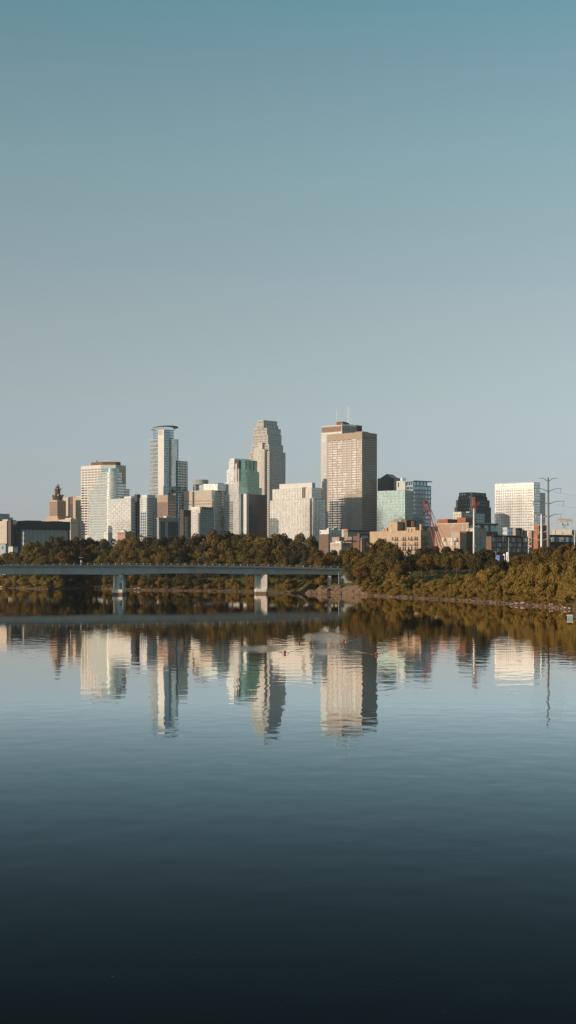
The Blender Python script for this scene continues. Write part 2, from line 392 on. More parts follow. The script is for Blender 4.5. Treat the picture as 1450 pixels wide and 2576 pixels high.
# ------------------------------------------------------------------ downtown, left to right
def roofbits(b, m, spots, yt):
    """small plant boxes on a roof: (x0,x1,y0,y1,height)"""
    mb = MB(); z = b.z(yt)
    for x0, x1, y0, y1, h in spots: mb.box(x0, x1, y0, y1, z-.5, z+h)
    return mb.build('rooftop_unit', M[m], b.root)
def antenna(b, x, yb, yt, D, r=.5, name='antenna', m='metal', rungs=0, lx=None):
    px, py = b.corner(x, D) if lx is None else lx
    mb = MB(); z0 = b.z(yb)-1; z1 = CAM_Z+(HZ-yt)/F*D-b.zb
    mb.tube((px, py, z0), (px, py, z1), r, r*.45, 6)
    for i in range(rungs):
        zz = z0+(z1-z0)*(i+3)/(rungs+3.5); mb.box(px-r*2.6, px+r*2.6, py-.15, py+.15, zz, zz+.35)
    return mb.build(name, M[m], b.root)

M['g_arch'] = glass('glass_dim_green', (.16,.27,.27), .1, .7)
# stepped blue-grey block at the left edge
b = Bld('office_block', 'hazy blue-grey stepped block behind the dark slab building, left edge', 'building', -30, -8, 42, 2600)
b.core('bluegrey', 1292, y1=b.uy(24)); BX('wing', M['bluegrey'], b.root, -b.L+4, -.5, b.uy(24), b.uy(33), 0, b.z(1301)); BX('wing', M['bluegrey'], b.root, -b.L+4, -.5, b.uy(33), b.R, 0, b.z(1307))
b.windows('R', grid(2, b.uy(24)-1, 6, .45), floors(b.z(1330), b.z(1309), 4, 1.8), 'panedark'); b.done()

# dark slab office with a glazed wall of fins
b = Bld('slab_office', 'long dark slate slab building with a wall of pale vertical fins, far left', 'building', 0, 24, 155, 1600, th=58)
dpt = b.R
b.box('wall', 'slate', -3, 22, 0, dpt, b.z(1333)-.0, b.z(1312))
b.box('glass_facade', 'g_dark', .5, 20, 6, dpt-8, 0, b.z(1333)-.05)
mb = MB()
y0f, y1f = b.uy(33), b.uy(148)
for i in range(36):
    c = y0f+(y1f-y0f)*i/35; mb.box(20, 20.9, c-.34, c+.34, 0, b.z(1333)-.06)
mb.build('facade_fins', M['white'], b.root)
b.box('corner_pier', 'slate', -2, 21, 0, b.uy(33), 0, b.z(1333)-.1)
b.box('end_pier', 'slate', 2, 20.8, b.uy(149), dpt, 0, b.z(1333)-.1)
b.box('rooftop_unit', 'dark', 2, 14, dpt*.2, dpt*.5, b.z(1312)-.5, b.z(1309.8)); b.box('rooftop_unit', 'dark', 2, 12, dpt*.72, dpt*.92, b.z(1312)-.5, b.z(1310.3))
b = Bld('office_block', 'pale blank-walled block left of the dark slab building', 'building', -40, 17, 25, 1570, th=40)
b.core('beige', 1311); mb = MB()
for yy in (1326, 1341, 1356): mb.box(-b.L-.1, .1, -.12, b.R, b.z(yy), b.z(yy)+.3)
mb.build('panel_joint', M['tan'], b.root); b.box('penthouse', 'beige', -9, -.8, 2, b.R-2, b.z(1311)-.2, b.z(1306.5)); b.box('stair_shaft', 'darkbr', .05, 5, 1.2, b.R-.3, 0, b.z(1308.5))
b = Bld('low_shed', 'low cream shed with a flat roof below the dark slab building', 'building', 14, 32, 45, 1300, th=25)
b.core('white', 1375); b.box('roof', 'darkbr', -b.L-.4, .5, -.5, b.R+.4, b.z(1375), b.z(1374)); b.windows('R', grid(1, b.R-1, 3, .4), [(b.z(1381), 1.2)], 'panedark'); b.done()
b = Bld('low_shed', 'low grey-blue shed at the far left edge of the treetops', 'building', -30, 14, 21, 1250, th=30)
b.core('bluegrey', 1369); b.box('roof', 'slate', -b.L-.4, .5, -.5, b.R+.4, b.z(1369), b.z(1368)); b.windows('L', grid(-b.L+1, -1, 4, .5), [(b.z(1382), 2.4)], 'panedark'); b.done()

# art deco tower with a crown of flared lamps
b = Bld('art_deco_tower', 'tan stone art deco tower topped by a dark tiered metal crown', 'building', 124, 143.8, 166, 2500)
b.core('tan', 1259.5)
mb = MB()
for i in range(9): c = -b.L+b.L*(i+.5)/9; mb.box(c-.5, c+.5, -.5, .1, 0, b.z(1262))
for i in range(9): c = b.R*(i+.5)/9; mb.box(-.1, .5, c-.5, c+.5, 0, b.z(1262))
mb.build('piers', M['tan'], b.root)
b.windows('L', grid(-b.L+1, -1, 8, .38), floors(b.z(1305), b.z(1263), 3.9, 2.0), 'panedark', inset=.03)
b.windows('R', grid(1, b.R-1, 8, .38), floors(b.z(1305), b.z(1263), 3.9, 2.0), 'panedark', inset=.03)
b.box('shoulder', 'tan', -b.L-7, 6.5, -3.5, b.R+5, 0, b.z(1304)); b.box('shoulder', 'tan', -b.L-3.5, 3, -2, b.R+2.5, 0, b.z(1298))
b.box('parapet', 'tan', -b.L+2, -1.6, 1.6, b.R-2, b.z(1260), b.z(1257.8))
cxl, cyl = -b.L/2, b.R/2
def ring(name, yb, yt, rb, rt, n=8, m='crown'):
    p = lambda r: [(cxl+r*math.cos(2*math.pi*(i+.5)/n), cyl+r*math.sin(2*math.pi*(i+.5)/n)) for i in range(n)]
    return MB().prism(p(rb), b.z(yb), b.z(yt), p(rt)).build(name, M[m], b.root)
crn = ring('crown', 1259, 1244.5, 7.6, 9.5); ring('crown_tier', 1245, 1229, 4.3, 5.1); ring('crown_tier', 1229.2, 1223, 2.6, 3.8)
def lamps(yb, yt, rr, n, rl):
    mb = MB()
    for i in range(n):
        a = 2*math.pi*i/n; x, y = cxl+rr*math.cos(a), cyl+rr*math.sin(a)
        mb.tube((x, y, b.z(yb)), (x, y, b.z(yt)), rl*.45, rl, 6)
    o = mb.build('lamp_bowls', M['cream'], b.root); return o
lamps(1248, 1243.2, 9.2, 10, 1.5); lamps(1231, 1227.5, 5.4, 8, .9); lamps(1224.5, 1217.6, 2.2, 5, 1.2)
b.done()

# beige panel building with a dark recess
b = Bld('office_tower', 'narrow beige blank block immediately right of the art deco tower', 'building', 159, 171.5, 176, 2560)
b.core('beige', 1252); b2 = b
b = Bld('office_tower', 'beige gridded block with a dark shaft on its left, tucked behind the white banded tower', 'building', 184, 205, 215, 2570)
b.core('beige', 1250); mb = MB()
for i in range(7): c = -b.L+b.L*i/6; mb.box(c-.2, c+.2, -.2, .1, 0, b.z(1251))
for k in range(16): mb.box(-b.L-.1, .1, -.15, .1, b.z(1251)-6*k-.5, b.z(1251)-6*k)
mb.build('panel_joint', M['tan'], b.root)
b.box('shaft', 'brown', -b.L-13, -b.L+.5, 2.5, 24, 0, b.z(1248.5)); b.box('rooftop_unit', 'beige', -b.L-8, -2, 5, 18, b.z(1252), b.z(1247))
b.box('shaft_foot', 'darkbr', -b.L-15, -b.L-2, 1.5, 8, 0, b.z(1268))

# white banded tower, chamfered plan
b = Bld('banded_tower', 'wide white tower with rows of brown window bands and a brown rooftop box', 'building', 203.5, 277, 317, 2480, th=38)
yt = 1168.5; Lb, Rb = b.L, b.R
c = 17
pts = [(-Lb, Rb), (-Lb, 0), (-c*1.2, 0), (0, c*.75), (0, Rb)]
MB().prism(pts, 0, b.z(yt)).build('wall', M['white'], b.root)
b.windows('L', grid(-Lb+1, -c*1.2-.5, 6, .84), floors(4, b.z(1177.5), 4.1, 2.1)[:26], 'g_tan', name='window_band', cap=60)
b.windows('R', grid(c*.75+1, Rb-.5, 3, .8), floors(4, b.z(1177.5), 4.1, 2.4)[:22], 'g_bronze', name='window_band')
d = Vector((c*1.2, c*.75, 0)); ln = d.length; ang = math.atan2(c*.75, c*1.2)
mb = MB()
for z0, h in floors(4, b.z(1177.5), 4.1, 2.1):
    for k in range(3):
        for o_ in (0,):
            a0, a1 = ln*(k+.08)/3, ln*(k+.92)/3
            p0 = Vector((-c*1.2, 0, 0))+d.normalized()*a0; p1 = Vector((-c*1.2, 0, 0))+d.normalized()*a1; nn = Vector((math.sin(ang), -math.cos(ang), 0))*.07
            mb.prism([(p0.x+nn.x, p0.y+nn.y), (p1.x+nn.x, p1.y+nn.y), (p1.x-nn.x, p1.y-nn.y), (p0.x-nn.x, p0.y-nn.y)], z0, z0+h)
o = mb.build('window_band', M['g_tan'], b.root); tag(o, kind='stuff'); b.nwin = 200
MB().prism([(-Lb+18, Rb-6), (-Lb+18, 5), (-c-4, 5), (-4, c), (-4, Rb-8)], b.z(yt)-.4, b.z(1160)).build('penthouse', M['brown'], b.root)
mb = MB()
for i in range(7): mb.tube((-30+i*2.2, 14, b.z(1160)), (-30+i*2.2, 14, b.z(1154.5)), .18, .12, 5)
mb.box(-30, -17, 13.9, 14.1, b.z(1156), b.z(1155.8)); mb.build('antenna_rack', M['metal'], b.root)
MB().dome(-42, 12, b.z(1157.4), 2, 2, 2, 10, 4).tube((-42, 12, b.z(1161)), (-42, 12, b.z(1157.3)), .6).build('dish', M['cream'], b.root)
for k_ in list(getattr(b, 'rest_mb', {})):    # already has one stuff part: fold the remaining bands into it
    r = b.rest_mb[k_]; me = o.data
    allv = [tuple(v.co) for v in me.vertices]+r.v; k = len(me.vertices)
    allf = [tuple(p.vertices) for p in me.polygons]+[tuple(i+k for i in f) for f in r.f]
    nm = bpy.data.meshes.new('window_band'); nm.from_pydata(allv, [], allf); nm.materials.append(M['g_tan']); o.data = nm

# rounded green glass tower in front of it
b = Bld('rounded_glass_tower', 'stepped green glass tower with a rounded corner and pale floor bands', 'building', 223, 284, 326, 2380, th=42)
def tier(xl, xr, yt, yb, r, m='g_green', ins=0, slab='cream', nm='tier'):
    x0 = -b.L+ (b.ux(xl)+b.L); pts = rounded(x0, -ins, ins, b.uy(xr), r)
    g = MB().prism(pts, b.z(yb)-.2 if yb else 0, b.z(yt)-.25).build(nm, M[m], b.root)
    if slab: rslabs(b, pts, b.z(yt), b.z(yb) if yb else 0, 3.95, 1.25, slab, g)
    return g
tier(223.5, 326, 1228.6, None, 15)
tier(235.5, 316.5, 1215, 1228.6, 14)
tier(246, 307, 1186.5, 1215, 14)
tier(254, 299, 1176.4, 1186.5, 12, 'g_teal', 3.5, None, 'crown')

# white apartment slab with balconies, dark stair block, second apartment slab
def balcony_face(b, x0, x1, zt, pitch, n, dep=1.6, every=1):
    k = 0; z = zt-pitch
    me = None; used = 0
    wd = (x1-x0)/n*.62
    for f in range(30):
        if z < 6: break
        for i in range(n):
            if (i+f*every) % 2 and every: continue
            if used > 60: break
            if me is None:
                q = MB(); q.box(-wd/2, wd/2, -dep, 0, 0, .2); q.box(-wd/2, wd/2, -dep, -dep+.06, .75, .95)
                me = bpy.data.meshes.new('balcony'); me.from_pydata(q.v, [], q.f); me.materials.append(M['beige'])
            ob = bpy.data.objects.new('balcony', me); C.objects.link(ob); ob.parent = b.root
            ob.location = (x0+(x1-x0)*(i+.5)/n, 0, z); used += 1
        z -= pitch
b = Bld('apartment_slab', 'white glazed apartment block with rows of balconies beside the green rounded tower', 'building', 272, 330, 340.5, 2150, th=45)
b.core('bluegrey', 1253); g = b.box('glass_facade', 'g_cream', -b.L+.3, -1, -.08, .3, 0, b.z(1255))
b.bands('white', 1255, 3.3, .8, -b.L+.3, -1, -.1, .3, o=.15, parent=g); b.mulls(1255, 1255, 4.2, .3, -b.L+.3, -1, -.1, .3, o=.2, side=False, parent=g) if False else b.mulls('white', 1255, 4.2, .3, -b.L+.3, -1, -.1, .3, o=.2, side=False, parent=g)
balcony_face(b, -b.L+1, -2, b.z(1255), 3.3, 9, 1.1)
b.windows('R', [(b.R*.28, 1.5), (b.R*.72, 1.2)], floors(5, b.z(1258), 3.9, 2.1), 'panedark', cap=60); b.done()
b.box('penthouse', 'white', -b.L*.32, -1, 1, b.R-1, b.z(1253)-.2, b.z(1248.5))
b = Bld('stair_block', 'dark brown windowless block wedged between the two white apartment slabs', 'building', 338, 345, 353, 2180, th=45)
b.core('darkbr', 1243.6); b.bands('dark', 1250, 8, .6, o=.1)
b = Bld('apartment_slab', 'white and blue-grey apartment block with stacked balconies below the tallest glass tower', 'building', 352, 370, 395.5, 2140, th=48)
b.core('bluegrey', 1252); g = b.box('glass_facade', 'g_cream', -b.L+.3, -1, -.08, .3, b.z(1288), b.z(1253))
b.bands('white', 1253, 3.3, .8, -b.L+.3, -1, -.1, .3, zb=b.z(1288), o=.15, parent=g)
yb_ = b.uy(381.5)
g = b.box('balcony_bay', 'panedark', -.2, .3, .5, yb_, 0, b.z(1253)); q = MB(); z = b.z(1253)
while z > 3: q.box(.2, 1.7, .5, yb_, z-.35, z); q.box(1.6, 1.7, .6, yb_-.1, z, z+1.0); z -= 3.3
q.build('balconies', M['white'], g)
b.windows('R', [(yb_+(b.R-yb_)*.35, 2.6), (yb_+(b.R-yb_)*.8, 2.2)], floors(5, b.z(1256), 3.3, 1.7), 'panedark', cap=70)
b.windows('L', grid(-b.L+1.5, -1.5, 3, .6), floors(5, b.z(1290), 3.9, 2), 'panedark', cap=100); b.done()
b.box('penthouse', 'white', -b.L+3, -1, 1, b.R-2, b.z(1252)-.2, b.z(1244.8)); b.box('rooftop_unit', 'cream', -b.L-12, -b.L+9, 6, 14, 0, b.z(1241)) if False else None

# bronze glass block
b = Bld('bronze_office', 'brown bronze-glass office block standing in front of the tallest left-hand glass tower', 'building', 395.5, 422.4, 441.7, 2290)
b.curtain('g_bronze', None, 1245.3, 4, 1, 2.2, .3, mm='brownstone'); b.box('parapet', 'brownstone', -b.L-.3, .3, -.3, b.R+.3, b.z(1263), b.z(1245.3))
b.windows('R', [(b.R/2, b.R*.9)], floors(6, b.z(1264), 4.0, 2.2)[:16], 'panedark', name='window_band', inset=.36); b.done()

# tall glass tower with a halo
b = Bld('halo_tower', 'tall slim glass tower with a flat overhanging crown ring and a blank pale shaft', 'building', 376, 413.3, 463, 2460, th=40)
xa, xb = b.ux(385), b.ux(397.7)
zt = b.z(1104)
b.curtain('g_grey', 'cream', 1104, 6.3, .7, 0, x0=-b.L, x1=xb, y0=.6, y1=24)
b.box('shaft', 'white', xb+.02, -.4, 0, 5, 0, b.z(1080.4)); b.box('shaft', 'white', xa, xb+.01, 1.2, 6, zt-2, b.z(1080.4))
q = MB()
for i in range(5): q.box(xa+2.5, -5, -.06+.9*0, .05, b.z(1083+i*2.3)-.9, b.z(1083+i*2.3)) if False else q.box(xb+1, -3, -.12, .05, b.z(1083.5+i*2.2)-.8, b.z(1083.5+i*2.2))
q.build('louvre', M['tan'], b.root)
yq = b.uy(438.2)
def curved(x0, y0, y1, yt, bow, m, nm, pitch=4.1, bh=.7, band='darkbr', zb=0):
    pts = [(x0, y1), (x0, y0)]
    n = 8
    for i in range(n+1):
        t = i/n; pts.append((-.3+bow*math.sin(math.pi*t)**.8 if 0 < t < 1 else -.3, y0+(y1-y0)*t))
    g = MB().prism(pts[1:]+[pts[0]], zb, b.z(yt)).build(nm, M[m], b.root)
    rslabs(b, pts[1:]+[pts[0]], b.z(yt)-.1, zb, pitch, bh, band, g, o=.25)
    return g
curved(xa, .8, yq, 1081, 4.5, 'g_blue', 'curved_glass_wall', 4.1, .6)
curved(-12, yq-1, b.uy(448.3), 1103.5, 5, 'g_blue', 'curved_glass_bay', 4.1, .6, zb=b.z(1160))
y1_ = b.uy(423); b.box('recessed_strip', 'brown', -2, 3.9, y1_-1.2, y1_+2.0, 0, b.z(1098)) 
b.box('flat_glass_bay', 'g_green', -3, 5.8, y1_+2.05, yq+.3, 0, b.z(1104)); b.bands('darkbr', 1104, 2.05, .25, -3, 5.8, y1_+2.05, yq+.3, o=.1, name='floor_lines')
b.curtain('g_blue', 'darkbr', 1158, 4.1, .9, 3.9, .6, x0=-16, x1=7.5, y0=yq+.4, y1=b.R)
ccx, ccy = (xa)/2, yq/2
q = MB()
n = 28
def hz(t): return b.z(1077.5)+4*(math.cos(t-R(-20))*.5+.5)
ring_o = [(ccx+22*math.cos(2*math.pi*i/n)+3, ccy+20.5*math.sin(2*math.pi*i/n)) for i in range(n)]
ring_i = [(ccx+(17.5-4.5*math.cos(2*math.pi*i/n))*math.cos(2*math.pi*i/n)+2, ccy+(17.5-4*math.cos(2*math.pi*i/n))*math.sin(2*math.pi*i/n)) for i in range(n)]
base = 0
q.v += [(p[0], p[1], hz(2*math.pi*i/n)) for i, p in enumerate(ring_o)]+[(p[0], p[1], hz(2*math.pi*i/n)-1.3) for i, p in enumerate(ring_i)]
q.v += [(p[0], p[1], hz(2*math.pi*i/n)-.3) for i, p in enumerate(ring_o)]+[(p[0], p[1], hz(2*math.pi*i/n)-1.6) for i, p in enumerate(ring_i)]
for i in range(n):
    j = (i+1) % n; q.f += [(i, j, n+j, n+i), (2*n+i, 3*n+i, 3*n+j, 2*n+j), (i, 2*n+i, 2*n+j, j), (n+i, n+j, 3*n+j, 3*n+i)]
q.build('crown_ring', M['bluegrey'], b.root)
q = MB()
for i in range(0, n, 2): p = ring_i[i]; q.tube((ccx+(p[0]-ccx)*.8, ccy+(p[1]-ccy)*.8, b.z(1081)), (p[0], p[1], hz(2*math.pi*i/n)-3.4), .35, .3, 5)
for (ax_, ay_, az) in ((-26, 4, 7), (-23, 4, 8), (-6, 12, 7), (-1, 16, 10), (3, 22, 9), (-12, 9, 6)): q.tube((ax_, ay_, b.z(1082)), (ax_, ay_, b.z(1078)+az), .3, .2, 5)
q.build('antenna', M['metal'], b.root)

# grey courthouse with arched windows
b = Bld('courthouse', 'low dark grey stone hall with tall arched windows, half hidden by the trees', 'building', 395, 400, 453, 2060, th=62)
b.core('greyst', 1304); b.box('cornice', 'greyst', -b.L-.6, .9, -.9, b.R+.6, b.z(1305), b.z(1302.5)); b.box('penthouse', 'cream', -12, -1, b.uy(420), b.uy(444), b.z(1303), b.z(1297.5))
q = MB(); ys = [b.uy(x) for x in (407, 413, 425.5, 430.5, 435.5, 440.5, 446)]
for c in ys:
    n = 8; w_ = 1.3; pts = [(c-w_, 3), (c+w_, 3)]; zt = b.z(1314); 
    ob = MB(); vv = [(0.12, c-w_, 2), (0.12, c+w_, 2)]+[(0.12, c+w_*math.cos(math.pi*i/n), zt+w_*math.sin(math.pi*i/n)) for i in range(n+1)]
    ob.v = vv+[(-.05, v[1], v[2]) for v in vv]; k = len(vv); ob.f = [tuple(range(k))]+[(i, i+k, (i+1) % k+k, (i+1) % k) for i in range(k)]
    ob.build('arched_window', M['dark'], b.root)
b = Bld('apartment_block', 'dark brown block with one pale window strip right of the grey arched hall', 'building', 453, 462, 481, 2100, th=60)
b.core('darkbr', 1283); c = b.uy(466.5); b.box('window_strip', 'cream', -.2, .2, c-.5, b.uy(472), 2, b.z(1300))
b.windows('R', [(c+1.5, 1.5), (c+5.5, 1.5)], floors(5, b.z(1301), 6, 4.5), 'panedark', inset=.25, x=.05); b.done()

# pale tower group with curved glass top and drum
b = Bld('drum_topped_tower', 'pale concrete tower with a curved green glass top and a round drum on the roof', 'building', 463.6, 533, 556, 2420, th=33)
b.box('wall', 'beige', -b.L, 0, 0, b.R, 0, b.z(1233)); xr1, xr2 = b.ux(484.5), b.ux(489.5)
b.box('recess', 'darkbr', xr1, xr2, -.15, .05, b.z(1275), b.z(1235))
b.windows('L', grid(-b.L+1, xr1-1, 5, .55)+grid(xr2+1, -1, 9, .5), floors(b.z(1275), b.z(1266), 3.8, 2)+[(b.z(1261), 1.4)], 'panedark', cap=60)
g = b.box('glass_facade', 'g_green', -.2, .25, .5, b.R-.3, 0, b.z(1234.5)); b.bands('greyst', 1234.5, 4, .8, -.2, .25, .5, b.R-.3, o=.1, parent=g); b.mulls('greyst', 1234.5, 5, .5, -.2, .25, .5, b.R-.3, o=.15, front=False, parent=g)
q = MB(); z = b.z(1235)
for i in range(11): c = -b.L+b.L*i/10; q.box(c-.12, c+.12, -.1, .05, b.z(1262), z)
for k in range(5): q.box(-b.L, 0, -.1, .05, b.z(1235)-k*4-4, b.z(1235)-k*4-3.8)
q.build('panel_joint', M['tan'], b.root)
pts = rounded(b.ux(524)-36, b.ux(533)+4, 8, 40, 14); 
g = MB().prism([(-b.L+2, 40), (-b.L-1, 30), (-b.L+4, 18), (-b.L+12, 11), (-20, 7), (4, 10), (10, 22), (10, 45)], b.z(1234), b.z(1216.5)).build('curved_glass_top', M['g_green'], b.root)
for k, yy in enumerate((1216.5, 1220.5, 1224.5, 1228.5)): pass
rslabs(b, [(-b.L+2, 40), (-b.L-1, 30), (-b.L+4, 18), (-b.L+12, 11), (-20, 7), (4, 10), (10, 22), (10, 45)], b.z(1216.3), b.z(1233), 2.6, .4, 'white', g, o=.15)
b.box('recess', 'dark', -b.L+16, -b.L+20, 7.5, 14, b.z(1233), b.z(1217.5))
q = MB(); cxd, cyd = b.corner(506, 2450); n = 24
q.prism([(cxd+11.5*math.cos(2*math.pi*i/n), cyd+11.5*math.sin(2*math.pi*i/n)) for i in range(n)], b.z(1217), CAM_Z+(HZ-1207.7)/F*2450-b.zb).build('drum', M['greyst'], b.root); b.done()
b = Bld('glass_slab', 'shadowed blue-green glass slab behind the drum-topped tower', 'building', 540, 548, 566, 2500, th=55)
b.curtain('g_green', 'greyst', 1215.6, 4, 1, 3, .4)
b = Bld('balcony_apartments', 'cream corner apartment block with many balconies in front of the drum-topped tower', 'building', 474, 505, 538, 2120, th=45)
b.core('greyst', 1281); g = b.box('glass_facade', 'g_cream', -b.L+.2, -9, -.1, .2, 0, b.z(1281)); b.bands('cream', 1281, 3.3, .9, -b.L+.2, -9, -.1, .2, o=.12, parent=g)
b.box('corner_bay', 'cream', -8.8, -.2, -.6, 1, 0, b.z(1281.3)); b.nwin = 0
balcony_face(b, -b.L+1, -9, b.z(1283), 3.3, 3, every=0); b.windows('L', grid(-8.4, -.8, 2, .6), floors(4, b.z(1284), 3.3, 1.7), 'pane', y=-.6, inset=.1)
b.windows('R', grid(1, b.R-1, 6, .4), floors(4, b.z(1284), 3.3, 1.7), 'panedark', cap=100); b.done()
b.box('penthouse', 'white', -b.L+3, -3, 1.5, b.R*.55, b.z(1281), b.z(1274.5)); b.box('pergola', 'brown', -4, 1, 1.5, b.R-2, b.z(1281), b.z(1275.5))

# teal-faced tower
b = Bld('teal_glass_tower', 'stepped tower with a bright pale left face and a vivid teal glass right face', 'building', 564.3, 601, 661, 2420, th=42)
b.box('glass_facade', 'g_cream', -b.L, b.ux(577), .5, 30, 0, b.z(1212.5)); 
b.box('glass_facade', 'g_cream', b.ux(569), -4, 1.5, 32, b.z(1213)-.2, b.z(1180.6)); b.box('glass_facade', 'g_cream', b.ux(573.5), -5, 2, 34, b.z(1181), b.z(1158))
b.box('upper_shaft', 'g_cream', b.ux(577), b.ux(588.5), 1, 36, 0, b.z(1152.3)); b.box('front_bay', 'g_cream', b.ux(587.8), 0, 0, 5.5, 0, b.z(1211))
yt1, yt2, yt3 = b.uy(610), b.uy(649.5), b.uy(654)
b.box('teal_glass_wall', 'g_tealb', b.ux(588.5)+.1, -.6, 5.6, yt2-1, b.z(1226)-.1, b.z(1156)); b.box('teal_glass_wall', 'g_tealb', -18, -1.2, yt2-1.01, yt3, 0, b.z(1184)); b.box('teal_glass_wall', 'g_tealb', -17, -1, yt3-.1, b.R, 0, b.z(1224.5))
b.box('teal_glass_wall', 'g_tealb', b.ux(588.5), -.3, 5.55, yt3-1, 0, b.z(1226))
b.box('recess', 'darkbr', b.ux(589.5), b.ux(599.5), 1.5, 6, b.z(1211), b.z(1157)); b.box('fin', 'cream', b.ux(592.5), b.ux(596.5), -.1, 2, b.z(1211), b.z(1166)); b.box('fin', 'cream', b.ux(598.5), -.2, .2, 6, b.z(1211), b.z(1179))
q = MB()
for xx in (620.3, 630, 639): c = b.uy(xx); q.box(-.8, -.3, c-.6, c+.6, b.z(1180.5), b.z(1156.5))
q.build('slot', M['dark'], b.root)
b.box('parapet', 'cream', b.ux(577)-.2, -.2, .8, yt2, b.z(1157.2), b.z(1155.6)) if False else None
q = MB(); z = b.z(1158)
while z > 3:
    xa_ = -b.L if z < b.z(1213) else b.ux(577); xz_ = .12 if z < b.z(1212) else b.ux(588.5)
    q.box(xa_-.05, xz_, -.12, 1.6, z, z+.25); z -= 4
q.build('floor_lines', M['white'], b.root)
for o_, x1_, y0_, y1_, zt_ in ((1, -.6, 6.2, yt2-1.3, 1156), ):
    q = MB(); z = b.z(zt_)-4
    while z > b.z(1226): q.box(x1_-.05, x1_+.1, y0_, y1_, z, z+.3); z -= 4
    for i in range(12): c = y0_+(y1_-y0_)*i/11; q.box(x1_-.05, x1_+.08, c-.12, c+.12, b.z(1226), b.z(zt_)-.3)
    q.build('glazing_bars', M['mint'], b.root)
b.box('dark_glass_wing', 'g_dark', -1, 9, b.uy(622)-6, b.R-.5, 0, b.z(1243)); b.box('fin', 'white', 0, 9.1, b.uy(622)-11, b.uy(622)-6.1, 0, b.z(1242.4))
b.windows('L', grid(-b.L+.5, b.ux(577)-.5, 4, .6)+grid(b.ux(577)+.5, b.ux(586), 2, .7), floors(10, b.z(1262), 3.4, 1.8), 'panedark', inset=.1, y=.45); b.done()

# slender stepped stone tower
def nested(b, tiers, glassm, stone, pier=2.6, pw=1.0):
    """set-back tiers share one centre line; each is glass behind stone piers"""
    x, w_, = 0, 0
    lowest = tiers[0]
    for k, (xl, xc, xr, yt, yb) in enumerate(tiers):
        # solve the near corner of this tier so that it stays centred over the lowest one
        Dk = b.D; cx0, cy0 = -b.L/2, b.R/2
        for it in range(12):
            u = (xc-725)/F; X = u*Dk
            lx, ly = b.corner(xc, Dk)
            ul, ur = (xl-725)/F, (xr-725)/F
            Lk = (X-ul*Dk)/(b.ct+ul*b.st); Rk = (ur*Dk-X)/(b.st-ur*b.ct)
            # depth of the tier centre in the world must match
            dep = (b.R*b.ct+b.L*b.st)/2; depk = (Rk*b.ct+Lk*b.st)/2
            Dk = b.D+dep-depk
        lx, ly = b.corner(xc, Dk); z1 = CAM_Z+(HZ-yt)/F*Dk-b.zb; z0 = (CAM_Z+(HZ-yb)/F*Dk-b.zb-1) if yb else 0
        g = b.box('tier', glassm, lx-Lk, lx, ly, ly+Rk, z0, z1-.6)
        b.mulls(stone, 0, pier, pw, lx-Lk, lx, ly, ly+Rk, z0, o=.45, zt=z1+.05, name='piers', parent=g)
        q = MB().box(lx-Lk-.3, lx+.3, ly-.3, ly+Rk+.3, z1-1.4, z1-.02)
        z = z1-5
        while z > z0+1: q.box(lx-Lk-.15, lx+.15, ly-.15, ly+Rk+.15, z-1.1, z); z -= 4
        q.build('spandrel_bands', M[stone], g)
X3 = lambda x: 541+x*.19954
Y3 = lambda y: 1037.9+y*.19954
b = Bld('stepped_stone_tower', 'slender pale stone skyscraper with many set-back tiers, centre of the skyline', 'building', X3(440), X3(685), X3(885), 2600, th=42)
T = [(440,685,885,490,None), (467,680,855,400,492), (485,668,835,275,402), (493,655,825,195,277), (528,612,795,150,197), (540,612,780,95,152)]
nested(b, [(X3(a), X3(c), X3(e), Y3(t), Y3(bb) if bb else None) for a, c, e, t, bb in T], 'g_grey', 'cream', 3.0, 1.15)
def bay(x0, x1, yt, dep, xr=None, m='cream'):
    lx0, lx1 = b.ux(X3(x0)), b.ux(X3(x1)); g = b.box('front_bay', 'g_cream', lx0, lx1, -dep, 6, 0, b.z(Y3(yt)))
    q = MB(); n = 3
    for i in range(n+1): c = lx0+(lx1-lx0)*i/n; q.box(c-.5, c+.5, -dep-.4, -dep+.2, 0, b.z(Y3(yt))+.4)
    z = b.z(Y3(yt))
    while z > 4: q.box(lx0-.2, lx1+.2, -dep-.2, -dep+.1, z-1, z); z -= 4
    q.build('piers', M[m], g)
bay(500, 545, 430, .8); bay(556, 606, 372, 2.2); bay(612, 646, 462, 4.5)

# cream glazed block
b = Bld('cream_glass_block', 'broad cream gridded glass block with stepped shoulders, left of the big brown tower', 'building', X3(697), X3(1235), X3(1392), 2330, th=42)
def cblock(xl, xr_, yt, yb, m='g_cream', band='cream', inx=0, iny=0, pitch=3.9, x1=None, nm='glass_facade'):
    x0 = b.ux(X3(xl)) if xl else -b.L; y1 = b.uy(X3(xr_))
    g = b.box(nm, m, x0, (0 if x1 is None else x1)-inx, iny, y1, b.z(Y3(yb))-.1 if yb else 0, b.z(Y3(yt))-.3)
    b.bands(band, 0, pitch, .8, x0, (0 if x1 is None else x1)-inx, iny, y1, b.z(Y3(yb)) if yb else 0, o=.15, zt=b.z(Y3(yt)), parent=g)
    b.mulls(band, 0, 3.1, .5, x0, (0 if x1 is None else x1)-inx, iny, y1, b.z(Y3(yb)) if yb else 0, o=.3, zt=b.z(Y3(yt))+.2, parent=g)
cblock(697, 1392, 1090, None); cblock(722, 1363, 945, 1090, inx=3, iny=.8)
b.box('penthouse', 'white', b.ux(X3(797)), -4, 3, b.R*.35, b.z(Y3(948)), b.z(Y3(882)))
b.box('recess', 'darkbr', b.ux(X3(1098)), b.ux(X3(1140)), -.6+1.2, 2, b.z(Y3(1072)), b.z(Y3(938)))
b.box('recess', 'panedark', b.ux(X3(1199)), b.ux(X3(1228)), -.42, .5, 0, b.z(Y3(1080)))
